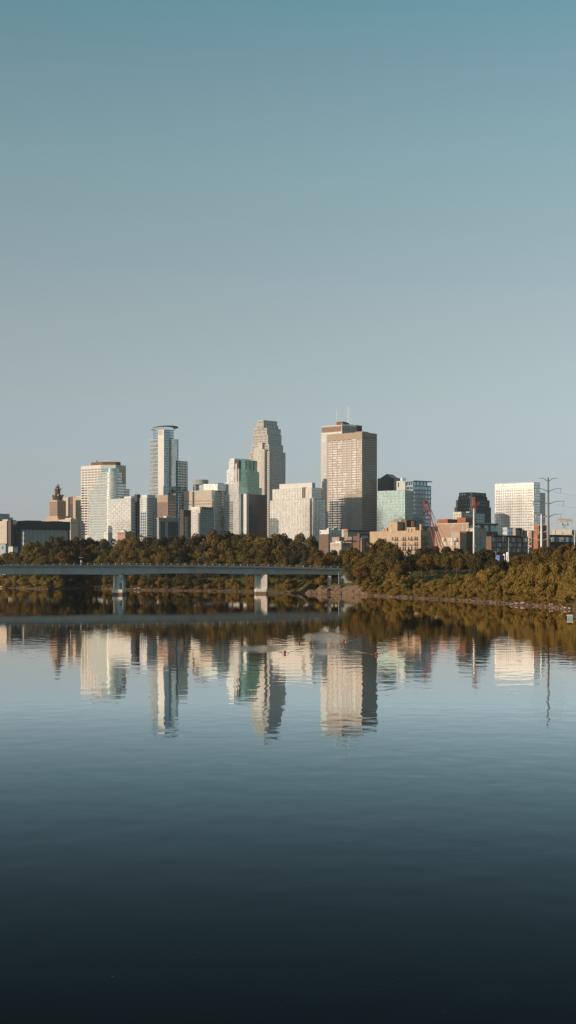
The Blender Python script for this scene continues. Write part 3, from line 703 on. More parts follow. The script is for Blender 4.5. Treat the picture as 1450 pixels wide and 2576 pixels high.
b.box('front_bay', 'g_cream', b.ux(X3(1234)), .8, -1.2, 2.5, 0, b.z(Y3(1076)))
q = MB(); lx, ly = -6, 10; q.tube((lx, ly, b.z(Y3(885))), (lx, ly, b.z(Y3(640))), .45, .12, 6).build('antenna', M['metal'], b.root)

# tallest reflective tower, mostly hidden behind the brown one
X4 = lambda x: 780+x*.22557
Y4 = lambda y: 1006.4+y*.22557
b = Bld('mirror_skyscraper', 'tall mirror-glass skyscraper with a louvred brown top storey and white fins, behind the brown tower', 'building', X4(130), X4(358), X4(586), 2500, th=42)
b.curtain('g_cream', None, Y4(352), 4, 1, 2.4, 1.3, mm='white')  # wide white mullions paint in the bright sky this glass would reflect
b.box('ledge', 'white', -b.L-.5, .5, -.5, b.R+.5, b.z(Y4(370)), b.z(Y4(350)))
b.box('louvred_storey', 'tan', -b.L+.6, -.6, .6, b.R-.6, b.z(Y4(352)), b.z(Y4(285)));
q = MB()
for i in range(40): c = -b.L+.8+(b.L-1.6)*i/39; q.box(c-.12, c+.12, .3, .62, b.z(Y4(350)), b.z(Y4(292)))
q.build('louvre', M['brown'], b.root)
q = MB(); ye = b.uy(X4(512))
for i in range(8): c = ye*i/7+.6; q.box(-.65, .4, c-.8, c+.8, b.z(Y4(350)), b.z(Y4(268)))
q.build('fins', M['white'], b.root); b.box('louvred_storey', 'darkbr', -.7, -.3, ye+1, b.R-.4, b.z(Y4(345)), b.z(Y4(268)))
q = MB().box(-b.L-.2, .2, -.2, .7, b.z(Y4(284)), b.z(Y4(276))); q.box(-.7, .25, .7, b.R, b.z(Y4(268)), b.z(Y4(262))); q.box(-b.L+.2, -.7, .7, b.R-.4, b.z(Y4(290)), b.z(Y4(278))); q.build('parapet', M['white'], b.root)
b.box('penthouse', 'brown', -14, -1, 3, 13, b.z(Y4(270)), b.z(Y4(238))); b.box('penthouse', 'dark', -8, -2, 8, 20, b.z(Y4(262)), b.z(Y4(245)))
antenna(b, X4(300), Y4(270), Y4(78), 2525, .55, rungs=7); antenna(b, X4(432), Y4(262), Y4(62), 2530, .75, rungs=14)
q = MB(); rr = random.Random(4)
for i in range(34):
    lx, ly = (rr.uniform(-b.L+2, -2), rr.uniform(2, 8)) if i % 2 else (rr.uniform(-8, -2), rr.uniform(2, b.R-3))
    z0 = b.z(Y4(275)); q.tube((lx, ly, z0-1), (lx, ly, z0+rr.uniform(2, 9)), .2, .12, 5)
    if i % 4 == 0: q.box(lx-.8, lx+.8, ly-.4, ly+.4, z0+2, z0+3.6)
q.build('antenna_rack', M['metal'], b.root)

# big brown granite tower
b = Bld('brown_tower', 'massive brown granite office tower with a grid of windows, biggest building on the skyline', 'building', X4(190), X4(583), X4(749), 2400, th=40)
b.core('brownstone', Y4(358))
zt = b.z(Y4(432)); pitch = (b.z(Y4(432))-b.z(Y4(1440)))/37.4
rows = floors(2, zt, pitch, pitch*.56)
fx = lambda x: b.ux(X4(x)); cols = []
sq = []
for a, c in ((199, 214), (217, 230), (234, 248), (527, 538), (544, 557), (563, 577)): sq.append(((fx(a)+fx(c))/2, fx(c)-fx(a)))
wide = []
for a, c in ((257, 302), (310, 356), (364, 411), (418, 467), (474, 516)): wide.append(((fx(a)+fx(c))/2, fx(c)-fx(a)))
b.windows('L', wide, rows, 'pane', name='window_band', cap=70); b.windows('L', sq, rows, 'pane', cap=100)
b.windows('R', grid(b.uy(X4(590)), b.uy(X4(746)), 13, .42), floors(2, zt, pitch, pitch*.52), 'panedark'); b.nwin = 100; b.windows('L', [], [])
q = MB()
for a, c in ((196, 242), (250, 298), (306, 352), (360, 408), (414, 462), (520, 576)): q.box(fx(a)+.5, fx(c)-.5, -.08, .05, b.z(Y4(438)), b.z(Y4(431)))
q.build('vent_slots', M['darkbr'], b.root); q = MB()
for a, c in ((592, 628), (634, 664), (670, 702), (708, 745)): q.box(-.05, .08, b.uy(X4(a)), b.uy(X4(c)), b.z(Y4(420)), b.z(Y4(411)))
q.build('vent_slots', M['darkbr'], b.root); b.box('roof', 'roofg', -b.L+.8, -.8, .8, b.R-.8, b.z(Y4(358)), b.z(Y4(358))+.1)
b.box('penthouse', 'brownstone', -18, -4, 6, 22, b.z(Y4(358)), b.z(Y4(345))); b.done()

# right-hand glass group
b = Bld('gable_roofed_tower', 'dark glass tower with a gabled roof just right of the brown tower', 'building', X4(757), X4(936), X4(1006), 2560, th=32)
b.core('g_dark', Y4(875), name='glass_facade'); xm = b.ux(X4(852)); zt = b.z(Y4(872)); zp = b.z(Y4(822))
q = MB(); q.v = [(-b.L+4, 0, zt), (-4, 0, zt), (xm+3, 0, zp), (xm-3, 0, zp), (-b.L+4, b.R, zt), (-4, b.R, zt), (xm+3, b.R, zp), (xm-3, b.R, zp)]
q.v = [(-b.L, -.3, zt-2), (0, -.3, zt-2), (xm+1, -.3, zp), (-b.L, b.R, zt-2), (0, b.R, zt-2), (xm+1, b.R, zp)]; q.f = [(0, 1, 2), (3, 5, 4), (0, 3, 4, 1), (1, 4, 5, 2), (0, 2, 5, 3)]
q.build('gable_roof', M['g_dark'], b.root); b.bands('dark', Y4(875), 4, .4, o=.1, name='floor_lines'); b.mulls('dark', Y4(875), 3, .3, o=.15)
q = MB(); q.box(-b.L-.2, -b.L+4, -.4, 2, b.z(Y4(930)), b.z(Y4(868))); q.box(-2.5, .3, 1, b.R, zt-3, zt+1); q.build('cornice', M['tan'], b.root)
b = Bld('teal_grid_block', 'wide low teal glass block with a fine grid, in front of the gabled dark tower', 'building', X4(752), X4(1061), X4(1160), 2260, th=35)
M['g_grid'] = glass('glass_grey_teal', (.25,.36,.37))
b.curtain('g_grid', 'bluegrey', Y4(1005), 4, .6, 2.2, .35, y1=b.R*.9)
b = Bld('teal_slab_tower', 'pale teal glass tower with a white upper corner, left of the canopy-roofed tower', 'building', X4(968), X4(1065), X4(1162), 2420, th=35)
b.curtain('g_grid', None, Y4(900), 4, .5, 2.2, .2, mm='mint'); b.box('pale_corner_wall', 'white', -b.L, -.2, -.3, 2, b.z(Y4(1040)), b.z(Y4(902))); b.box('slot', 'dark', b.ux(X4(985)), b.ux(X4(997)), -.5, -.1, b.z(Y4(967)), b.z(Y4(918)))
b.box('penthouse', 'g_blue', b.ux(X4(1005)), -6, 1, 12, b.z(Y4(900)), b.z(Y4(866)))
b = Bld('canopy_tower', 'blue glass tower with horizontal bands under a thin overhanging roof canopy', 'building', X4(1080), X4(1152), X4(1350), 2380, th=52)
yq = b.R
b.curtain('g_blue', 'bluegrey', Y4(950), 6.3, 2.2, 6.2, .7, mm='bluegrey')
b.box('top_storey', 'g_blue', -b.L+2, -2.5, 2, b.uy(X4(1318)), b.z(Y4(952)), b.z(Y4(903))); b.mulls('bluegrey', 0, 6.5, 1.2, -b.L+2, -2.5, 2, b.uy(X4(1318)), b.z(Y4(950)), o=.5, zt=b.z(Y4(906)))
MB().prism([(-b.L-8, b.R+1), (-b.L-8, -1), (2, -1), (2, b.R+1)], b.z(Y4(908)), b.z(Y4(897))).build('roof_canopy', M['bluegrey'], b.root)

# dark stepped tower with pale block in front
X5 = lambda x: 1037.9+x*.28413
Y5 = lambda y: 1182.5+y*.28413
b = Bld('dark_stepped_tower', 'dark stepped tower with vertical green glass strips, behind the slim red-headed mast', 'building', X5(380), X5(565), X5(695), 2420, th=40)
T = [(380,565,693,325,None), (393,560,680,262,327), (412,545,660,232,264), (420,530,650,197,234)]
nested(b, [(X5(a), X5(c), X5(e), Y5(t), Y5(bb) if bb else None) for a, c, e, t, bb in T], 'g_green', 'dark', 3.4, 1.9)
b = Bld('office_block', 'pale grey block with blue windows and stair tower, below the dark stepped tower', 'building', X5(366), X5(440), X5(642), 2050, th=60)
b.core('greyst', Y5(378)); b.box('stair_tower', 'cream', -b.L, -.5, -1, 6, 0, b.z(Y5(370))); b.box('penthouse', 'beige', -b.L*.4, -.5, 12, b.R*.5, b.z(Y5(380)), b.z(Y5(366)))
b.windows('R', grid(b.R*.1, b.R*.97, 13, .5), floors(8, b.z(Y5(392)), 3.7, 2.2), 'g_blue'); b.windows('L', grid(-b.L+1, -1, 3, .3), floors(8, b.z(Y5(390)), 3.7, 1.6), 'panedark', y=-1); b.done()

# white gridded block
b = Bld('white_grid_tower', 'broad white gridded glass tower glowing in the sun at the right of the skyline', 'building', X5(732), X5(1076), X5(1181), 2320, th=40)
x1 = b.ux(X5(1076)); 
g = b.box('glass_facade', 'g_cream', -b.L, 0, 0, b.uy(X5(1132)), 0, b.z(Y5(108)))
b.bands('white', 0, 4.0, .9, -b.L, 0, 0, b.uy(X5(1132)), 0, o=.12, zt=b.z(Y5(108))-.1, parent=g); b.mulls('white', 0, 3.7, .55, -b.L, 0, 0, b.uy(X5(1132)), 0, o=.25, zt=b.z(Y5(108))-.1, parent=g, side=False)
b.curtain('g_grey', 'greyst', Y5(196), 4, 1.0, 3.4, .5, x0=-30, x1=-1, y0=b.uy(X5(1132))+.02, y1=b.R)
b.windows('L', grid(-b.L+1, -1, 21, .42), floors(8, b.z(Y5(170)), 4.0, 1.7), 'panedark', inset=.16); b.done()

# ------------------------------------------------------------------ older brick quarter on the right
def brick(name, label, xl, xc, xr, yt, D, th, m, m2=None, cat='building', zb=8.0):
    b = Bld(name, label, cat, xl, xc, xr, D, th, zb); b.core(m, yt)
    q = MB(); z = b.z(yt); q.box(-b.L-.15, .15, -.15, .25, z, z+.35); q.box(-.25, .15, .25, b.R+.15, z, z+.35); q.box(-b.L-.15, -b.L+.25, .25, b.R+.15, z, z+.35)
    q.build('parapet', M[m2 or m], b.root)
    return b
X8 = lambda x: 742.2+x*.27763
Y8 = lambda y: 1289.5+y*.27763
def arch_win(b, face, c, z, wd, h, m='panedark', nm='arched_window', off=0.0):
    n = 6; vv = [(c-wd/2, z), (c+wd/2, z)]+[(c+wd/2*math.cos(math.pi*i/n), z+h-wd/2*.6+wd/2*.6*math.sin(math.pi*i/n)) for i in range(n+1)]
    k = len(vv); q = MB()
    if face == 'L': q.v = [(a, -.1-off, zz) for a, zz in vv]+[(a, .05, zz) for a, zz in vv]
    else: q.v = [(.1+off, a, zz) for a, zz in vv]+[(-.05, a, zz) for a, zz in vv]
    q.f = [tuple(range(k))]+[(i, i+k, (i+1) % k+k, (i+1) % k) for i in range(k)]
    f = q.build(nm, M[m], b.root)
    return f
def balc(b, face, c, z, wd, dep=1.3):
    q = MB()
    def bx(a0, a1, d0, d1, z0, z1):
        if face == 'L': q.box(a0, a1, -d1, -d0, z0, z1)
        else: q.box(d0, d1, a0, a1, z0, z1)
    bx(c-wd/2, c+wd/2, .05, dep, z-.15, z)
    bx(c-wd/2, c+wd/2, dep-.06, dep, z+.95, z+1.02)
    for i in range(9): a = c-wd/2+wd*i/8; bx(a-.03, a+.03, dep-.05, dep-.01, z, z+1)
    q.build('balcony', M['black'], b.root)
b = brick('mill_apartments', 'yellow brick mill apartments with arched windows, small balconies and a stair tower', X8(680), X8(1142), X8(1268), Y8(166), 1060, 48, 'ybrick')
u8 = lambda x: b.ux(X8(x))
b.box('stair_tower', 'ybrick', u8(846), u8(929), .02, 6, b.z(Y8(168)), b.z(Y8(80))); b.box('tower_cap', 'tbrick', u8(844), u8(931), -.15, 6.2, b.z(Y8(80)), b.z(Y8(77)))
b.box('stair_tower', 'dbrick', u8(905), u8(955), 6.1, 14, b.z(Y8(170)), b.z(Y8(58))); b.box('chimney', 'ybrick', u8(893), u8(903), 6.2, 9, b.z(Y8(78)), b.z(Y8(52)))
b.box('penthouse', 'ybrick', u8(1014), u8(1092), .02, 5, b.z(Y8(168)), b.z(Y8(131))); b.box('penthouse', 'tbrick', u8(765), u8(800), 4, 9, b.z(Y8(170)), b.z(Y8(128))); b.box('penthouse', 'dbrick', u8(1095), u8(1125), 5, 12, b.z(Y8(168)), b.z(Y8(120))); b.box('chimney', 'ybrick', -4, -2.4, 3, 5, b.z(Y8(166)), b.z(Y8(106)))
b.box('penthouse', 'cream', -6, -1, 13, 18, b.z(Y8(166)), b.z(Y8(122))); b.box('penthouse', 'beige', -5, -1, 8, 11, b.z(Y8(166)), b.z(Y8(134)))
q = MB(); tx, ty = u8(962), 12; q.tube((tx, ty, b.z(Y8(118))), (tx, ty, b.z(Y8(68))), 2.2, 2.2, 14); q.build('water_tank', M['brown'], b.root); 
q = MB(); [q.tube((tx+a, ty+c, b.z(Y8(170))), (tx+a, ty+c, b.z(Y8(116))), .15, .15, 5) for a in (-1.4, 1.4) for c in (-1.4, 1.4)]; q.build('tank_legs', M['black'], b.root)
for ry, hh in ((250, 33), (299, 33), (343, 34), (392, 34)):
    zz = b.z(Y8(ry)); h = hh*.27763/F*b.D*1.05
    for x in ((851, 886) if ry < 290 else ())+(912, 930, 984, 1002, 1033, 1060, 1092, 1110):
        f = arch_win(b, 'L', u8(x), zz, 1.15, h, 'panedark' if (x*7+ry) % 3 else 'pane')
    for x in (921, 993, 1054, 1101): balc(b, 'L', u8(x), zz+.1, 4.2 if x != 1054 else 3.2)
for x in (1032, 1060): arch_win(b, 'L', u8(x), b.z(Y8(177)), 1.1, 2.2)
for x, yy in ((872, 117), (872, 170)): arch_win(b, 'L', u8(x), b.z(Y8(yy)), 1.2, 1.8, 'pane', off=.1)
for ry in (240, 290, 345):
    for x in (1158, 1176, 1197, 1217): arch_win(b, 'R', b.uy(X8(x)), b.z(Y8(ry)), 1.3, 2.5)
    balc(b, 'R', b.uy(X8(1168)), b.z(Y8(ry)), 6)

# low buildings between the brown tower and the mill
X9 = lambda x: 1260*.629+x*.629*240/1450
Y9 = lambda y: 2080*.629+y*.629*240/1450
b = brick('white_warehouse', 'plain white-painted warehouse with small dark windows below the brown tower', X9(118), X9(335), X9(640), Y9(245), 1750, 50, 'white')
b.box('stepped_wall', 'white', b.ux(X9(286)), 0, .02, 3, b.z(Y9(246)), b.z(Y9(203))); b.box('penthouse', 'greyst', -4, 8-9, b.uy(X9(480)), b.uy(X9(570)), b.z(Y9(262)), b.z(Y9(188)))
b.box('lower_wall', 'dbrick', -b.L-.5, .02, -.3, 1, 0, b.z(Y9(340)))
b.windows('R', grid(b.uy(X9(380)), b.uy(X9(635)), 9, .33), [(b.z(Y9(372)), 2.6), (b.z(Y9(418)), 2.6), (b.z(Y9(460)), 2.6)], 'panedark'); b.windows('L', [(b.ux(X9(138)), 1.6)], [(b.z(Y9(305)), 1.6)], 'panedark'); b.done()
b = brick('long_warehouse', 'long low warehouse with a dark cornice and close-set windows left of the yellow mill', X9(650), X9(790), X9(1420), Y9(232), 1650, 50, 'beige')
b.box('cornice', 'slate', 0, .8, 1, b.R, b.z(Y9(285)), b.z(Y9(238))); b.box('brick_band', 'rbrick', b.ux(X9(700)), 0, -.2, .1, b.z(Y9(290)), b.z(Y9(236)))
b.windows('R', grid(1, b.R-1, 26, .5), [(b.z(Y9(350)), 2.8), (b.z(Y9(412)), 2.6)], 'panedark'); b.windows('L', grid(b.ux(X9(700)), -.8, 4, .5), [(b.z(Y9(350)), 2.6), (b.z(Y9(410)), 2.4)], 'panedark'); b.done()
b = brick('brick_shed', 'low tan brick shed with a flat grey roof in front of the white warehouse', X9(412), X9(592), X9(716), Y9(420), 1400, 45, 'tbrick')
b.windows('L', grid(-b.L+1, -1, 5, .4), [(b.z(Y9(510)), 1.8)], 'pane'); b.box('roof', 'roofg', -b.L+.2, -.2, .3, b.R-.2, b.z(Y9(420))-.2, b.z(Y9(420))+.1); b.done()
b = brick('brick_shed', 'small tan brick shed right of the larger brick shed, under the long warehouse', X9(718), X9(890), X9(960), Y9(418), 1380, 40, 'tbrick'); b.windows('L', grid(-b.L+1, -1, 4, .4), [(b.z(Y9(470)), 1.6)], 'panedark'); b.done()
b = brick('brick_house', 'dark stepped brick building with a flat roof, immediately left of the yellow mill', X9(1030), X9(1078), X9(1335), Y9(330), 1330, 62, 'dbrick'); b.windows('R', grid(2, b.R-2, 7, .35), [(b.z(Y9(440)), 2)], 'pane'); b.box('lower_wing', 'brown', -b.L-9, -b.L, 1, 12, 0, b.z(Y9(380))); b.done()
b = brick('flat_roofed_shop', 'low white-trimmed flat-roofed building with vents, its wall catching pink light', X9(375), X9(640), X9(900), Y9(560), 1150, 42, 'beige', 'whitep'); b.windows('L', grid(-b.L+2, -2, 5, .25), [(b.z(Y9(640)), 2.4)], 'redp'); b.windows('R', grid(2, b.R-2, 5, .3), [(b.z(Y9(640)), 2.2)], 'redp')
q = MB(); rr = random.Random(9)
for i in range(9): a = rr.uniform(-b.L+2, -2); c = rr.uniform(2, b.R-3); q.box(a-.6, a+.7, c-.6, c+.6, b.z(Y9(560)), b.z(Y9(560))+rr.uniform(.8, 2))
q.build('rooftop_unit', M['whitep'], b.root); MB().prism([(-b.L*.3, b.R*.2), (-b.L*.3+12, b.R*.2), (-b.L*.3+12, b.R*.2+8), (-b.L*.3, b.R*.2+8)], b.z(Y9(530)), b.z(Y9(480)), [(-b.L*.3+5, b.R*.2+3), (-b.L*.3+7, b.R*.2+3), (-b.L*.3+7, b.R*.2+5), (-b.L*.3+5, b.R*.2+5)]).build('hipped_roof', M['slate'], b.root); b.done()
b = brick('brick_house', 'little tan house with a mint green gable roof beside the yellow mill', X9(1105), X9(1130), X9(1200), Y9(455), 1250, 45, 'tbrick')
q = MB(); z = b.z(Y9(455)); zp = b.z(Y9(425)); q.v = [(-b.L-.3, -.3, z), (.3, -.3, z), (.3, b.R+.3, z), (-b.L-.3, b.R+.3, z), (-b.L/2, b.R/2, zp)]; q.f = [(0, 1, 4), (1, 2, 4), (2, 3, 4), (3, 0, 4), (0, 3, 2, 1)]; q.build('roof', M['mint'], b.root); b.windows('L', [(-b.L/2, .8)], [(b.z(Y9(490)), 1.4)], 'panedark'); b.done()

# tan and brick buildings behind the red crane
XA = lambda x: 1640*.629+x*.629*320/1450
YA = lambda y: 1980*.629+y*.629*320/1450
b = brick('arched_warehouse', 'long red brick warehouse with big arched windows and rusty containers on its roof', XA(455), XA(1068), XA(1600), YA(510), 1380, 52, 'tbrick', 'whitep')
b.box('brick_wall', 'dbrick', -.5, .12, .3, b.R-.1, 0, b.z(YA(512)))
for x in (1125, 1240, 1385, 1500, 1580): 
    arch_win(b, 'R', b.uy(XA(x)), b.z(YA(655)), 5.4, 5.6, 'g_arch', off=.15)
for x, yy, ww in ((745, 572, 1.6), (790, 575, 1.8), (958, 590, 1.8), (1032, 588, 1.8), (958, 650, 1.8), (1032, 655, 1.8)): b.windows('L', [(b.ux(XA(x)), ww)], [(b.z(YA(yy)), 2.6 if ww > 1.6 else 1.8)], 'pane')
b.done()
def on_roof(bld, name, label, m, x0, x1, y0, y1, h, yt):
    r = empty(name, bld.root.matrix_basis @ Vector(((x0+x1)/2, (y0+y1)/2, bld.z(yt)+.35)) if False else (Matrix.Translation(bld.root.location) @ Matrix.Rotation(-bld.th, 4, 'Z')) @ Vector(((x0+x1)/2, (y0+y1)/2, bld.z(yt)+.36)), -bld.th, label, 'container', 'rusty containers on the warehouse roof')
    hx, hy = (x1-x0)/2, (y1-y0)/2
    BX('shell', M[m], r, -hx, hx, -hy, hy, 0, h)
    q = MB()
    for i in range(int((x1-x0)/1.2)+1): c = -hx+i*1.2; q.box(c-.1, c+.1, -hy-.06, -hy+.02, .1, h-.1)
    for i in range(int((y1-y0)/1.2)+1): c = -hy+i*1.2; q.box(hx-.02, hx+.06, c-.1, c+.1, .1, h-.1)
    q.build('ribs', M[m], r)
on_roof(b, 'container', 'rusty orange rooftop container nearest the red lattice crane', 'rust', b.ux(XA(465)), b.ux(XA(658)), 2, 20, 3.9, YA(508))
on_roof(b, 'container', 'rusty rooftop container close to the slim red-headed mast', 'rust', b.ux(XA(840)), b.ux(XA(990)), 1.5, 14, 4.2, YA(500))
b = brick('apartment_house', 'narrow pale brick house with arched windows in two rows, right of the red crane', XA(562), XA(908), XA(1030), YA(768), 1020, 45, 'ybrick')
b.box('stair_tower', 'ybrick', b.ux(XA(805)), 0, .02, b.R-.3, b.z(YA(770)), b.z(YA(680))); b.box('penthouse', 'greyst', b.ux(XA(640)), b.ux(XA(800)), 6, 14, b.z(YA(768)), b.z(YA(655))); b.box('rear_wing', 'dbrick', -12, 0, b.R-.1, b.R+8, 0, b.z(YA(655)))
for yy in (838, 915, 990):
    for x in (595, 641, 706, 754, 819, 866): arch_win(b, 'L', b.ux(XA(x)), b.z(YA(yy)), 1.3, 2.3, 'pane' if (x+yy) % 3 else 'panedark')
balc(b, 'L', b.ux(XA(845)), b.z(YA(838)), 4)
b = brick('tan_warehouse', 'tall tan brick block with one blank shadowed side behind the slim mast', XA(1025), XA(1145), XA(1390), YA(605), 1130, 52, 'beige', 'tbrick')
b.box('side_cladding', 'tbrick', -.3, .1, .3, b.R-.05, 0, b.z(YA(700))) if False else None
b.windows('R', [(b.uy(XA(1292)), 1.5)], [(b.z(YA(822)), 3), (b.z(YA(915)), 3)], 'panedark'); b.windows('L', [(-b.L*.6, 1.4)], [(b.z(YA(655)), 1.5)], 'brown'); b.done()
XB = lambda x: 1940*.629+x*.629*260/1450
YB = lambda y: 2050*.629+y*.629*260/1450
b = brick('long_apartments', 'long low brown brick apartments with three rows of tall windows, in shade', XB(30), XB(150), XB(965), YB(545), 1010, 60, 'dbrick')
b.box('cornice', 'darkbr', -.2, .5, 1, b.uy(XB(800)), b.z(YB(540)), b.z(YB(505))); 
for ry, h in ((648, 88), (765, 80), (878, 80)):
    for k, x in enumerate((190, 235, 290, 335, 405, 460, 535, 572, 635, 675, 745, 785, 880, 915)):
        f = b.windows('R', [(b.uy(XB(x)), 1.5)], [(b.z(YB(ry)), h*.1128/F*b.D*1.03)], 'g_arch' if (k*5+ry) % 4 == 0 else ('pane' if k > 11 and ry < 700 else 'panedark'))
b.done(); b.box('string_course', 'tbrick', -.1, .25, .2, b.R, b.z(YB(662)), b.z(YB(657)))
b = brick('brown_block', 'plain brown stepped block rising behind the long shaded apartments', XB(628), XB(690), XB(945), YB(410), 1080, 55, 'brownstone'); b.box('upper_storey', 'brownstone', -b.L, -.5, .3, b.uy(XB(850)), b.z(YB(410)), b.z(YB(345))); b.box('louvre', 'dark', -.55, -.3, b.uy(XB(770)), b.uy(XB(848)), b.z(YB(400)), b.z(YB(347)))
b.windows('L', [(-b.L*.4, 1.8)], [(b.z(YB(410)), 2.4)], 'pane'); b.windows('R', [(b.uy(XB(795)), .8), (b.uy(XB(868)), .8)], [(b.z(YB(487)), 3.6)], 'dark', inset=.1); b.done()
b = brick('brown_block', 'dark narrow brick block squeezed left of the orange brick tower', XB(985), XB(1048), XB(1110), YB(420), 1060, 50, 'tbrick'); b.windows('L', [(-b.L/2, 1.6)], [(b.z(YB(640)), 2), (b.z(YB(730)), 2)], 'panedark'); b.done()
b = Bld('glass_pavilion', 'low pale glass pavilion with a curved front between the warehouse and brown block', 'building', XB(408), XB(500), XB(640), 1600, 45, 8)
b.curtain('g_blue', 'white', YB(335), 5, 1.2, 4, .2)
b = brick('orange_brick_tower', 'narrow orange brick tower with a crenellated top beside the steel pylons', XB(1090), XB(1208), XB(1380), YB(298), 900, 40, 'rbrick', 'tbrick')
q = MB(); z = b.z(YB(298))+.3
for i in range(8): c = -b.L+b.L*(i+.5)/8; q.box(c-.35, c+.35, -.2, .3, z, z+.7)
q.build('crenellations', M['tbrick'], b.root); b.windows('L', [(-b.L*.75, .9), (-b.L*.25, .9)], [(b.z(YB(372)), 1.1), (b.z(YB(452)), 1.1), (b.z(YB(590)), 1.4)], 'panedark'); b.box('buttress', 'rbrick', -b.L*.8, -b.L*.1, -.6, .02, 0, b.z(YB(495))); b.done()

# stadium building, scoreboard and dark parking deck at the right edge
XC = lambda x: 2150*.629+x*.629*155/1450
YC = lambda y: 2040*.629+y*.629*155/1450
b = brick('stadium_block', 'long white-walled stadium building with a small red round emblem at the right edge', XC(530), XC(1295), XC(1420), YC(748), 1500, 25, 'cream', 'white')
b.box('stair_slots', 'darkbr', -.1, .15, 1.5, b.R*.45, b.z(YC(900)), b.z(YC(752))); q = MB()
cx_ = b.ux(XC(952)); zc = b.z(YC(872)); n = 16
def disc(r, y0, y1, m, nm): 
    q = MB(); q.v = [(cx_+r*.65*math.cos(2*math.pi*i/n), y, zc+r*math.sin(2*math.pi*i/n)) for y in (y0, y1) for i in range(n)]
    q.f = [tuple(range(n))]+[(i, n+i, n+(i+1) % n, (i+1) % n) for i in range(n)]; return q.build(nm, M[m], b.root)
disc(1.15, -.10, .05, 'redp', 'emblem'); disc(.78, -.16, .05, 'white', 'emblem_ring'); disc(.5, -.22, .05, 'redp', 'emblem_centre')
q = MB().box(b.ux(XC(678))-.15, b.ux(XC(678))+.15, -.25, .05, b.z(YC(930)), b.z(YC(745))); q.build('drainpipe', M['darkbr'], b.root)
b.box('far_wing', 'white', 2, 30, b.R*.5, b.R+12, 0, b.z(YC(745)))
r = empty('scoreboard', W(XC(1020), YC(745), 1480), 0, 'large frame-mounted billboard above the white stadium wall at the right edge', 'billboard')
sc = .0672/F*1480; q = MB()
ex = lambda x: (x-1020)*sc; ez = lambda y: (745-y)*sc*1.0
for x in (735, 925, 1120, 1305): q.box(ex(x)-.22, ex(x)+.22, -.25, .25, -1, ez(330))
q.build('frame_post', M['cream'], r)
q = MB(); [q.box(ex(705), ex(1330), -.35, -.26, ez(y)-.15, ez(y)+.15) for y in (330, 390, 470)]; q.build('frame_rail', M['cream'], r)
q = MB(); q.box(ex(735), ex(1310), -.2, .1, ez(385), ez(338)); q.box(ex(820), ex(1310), -.2, .1, ez(462), ez(400)); q.build('board', M['whitep'], r)
q = MB(); rr = random.Random(3)
for (y, x0, x1) in ((352, 780, 1290), (372, 800, 1280), (412, 840, 1280), (438, 830, 1270)):
    x = x0
    while x < x1:
        wd = rr.uniform(9, 20); q.box(ex(x), ex(x+wd), -.26, -.19, ez(y+6), ez(y-5)); x += wd+rr.uniform(5, 22)
q.build('marks', M['brown'], r)
q = MB()
for k, (x0, y0, x1, y1) in enumerate(((965, 520, 1085, 560), (960, 550, 1085, 590), (965, 590, 1080, 635), (960, 640, 1075, 685))):
    q.v += [(ex(x0), -.1, ez(y0)), (ex(x1), -.1, ez(y1)), (ex(x1), -.1, ez(y1+14)), (ex(x0), -.1, ez(y0+14)), (ex(x0), .1, ez(y0)), (ex(x1), .1, ez(y1)), (ex(x1), .1, ez(y1+14)), (ex(x0), .1, ez(y0+14))]
    a = k*8; q.f += [(a, a+1, a+2, a+3), (a+7, a+6, a+5, a+4), (a, a+4, a+5, a+1), (a+3, a+2, a+6, a+7), (a, a+3, a+7, a+4), (a+1, a+5, a+6, a+2)]
q.build('slanted_panel', M['slate'], r)
q = MB(); q.tube((ex(945), 0, ez(560)), (ex(955), 0, ez(500)), .5, .4, 6); q.tube((ex(1135), 0, ez(520)), (ex(1165), 0, ez(575)), .6, .5, 6); q.build('side_ornament', M['slate'], r)
b = brick('parking_deck', 'dark open-sided parking deck below the white stadium wall at the right edge', XC(330), XC(480), XC(2000), YC(945), 1150, 60, 'darkbr', 'dark')
for i, x in enumerate((605, 720, 905, 985, 1150, 1255, 1385, 1520, 1650)): b.windows('R', [(b.uy(XC(x)), 4.5)], [(b.z(YC(1130)), 2.3), (b.z(YC(1185)), 1.5)], 'pane' if i % 2 == 0 else 'panedark', name='opening', inset=.1)
b.done()
# blue shed and white cabins behind the bank trees
b = Bld('blue_shed', 'bright blue shed wall showing through a gap in the trees below the shaded apartments', 'shed', XB(235), XB(330), XB(440), 880, 50, 9)
M['blue'] = pm('blue_paint', (.10, .14, .42), (.08, .11, .34)); b.core('blue', YB(968)); b.box('roof', 'metal', -b.L-.2, .2, -.2, b.R+.2, b.z(YB(968)), b.z(YB(963)))
q = MB(); [q.box(-.05, .06, b.R*(i+.5)/6-.06, b.R*(i+.5)/6+.06, 0, b.z(YB(970))) for i in range(6)]; q.build('door_seams', M['slate'], b.root)
def cabin(label, x0, x1, yt, yb, D):
    r = empty('site_cabin', W((x0+x1)/2, yb, D), -R(40), label, 'cabin', 'white site cabins beside the blue shed'); wd = (x1-x0)/F*D*.62; h = (yb-yt)/F*D
    BX('body', M['whitep'], r, -wd/2, wd/2, -wd*.4, wd*.4, 0, h); BX('roof', M['metal'], r, -wd/2-.1, wd/2+.1, -wd*.4-.1, wd*.4+.1, h, h+.12); BX('door', M['bluegrey'], r, -wd*.1, wd*.2, -wd*.4-.04, -wd*.4+.02, .1, h*.8)
    gz = zg_at(*W((x0+x1)/2, yb, D)[:2]); q = MB(); zz = gz-r.location.z-.3
    [q.box(a*wd*.4-.15, a*wd*.4+.15, c*wd*.3-.15, c*wd*.3+.15, zz, 0) for a in (-1, 1) for c in (-1, 1)]; q.build('legs', M['metal'], r)
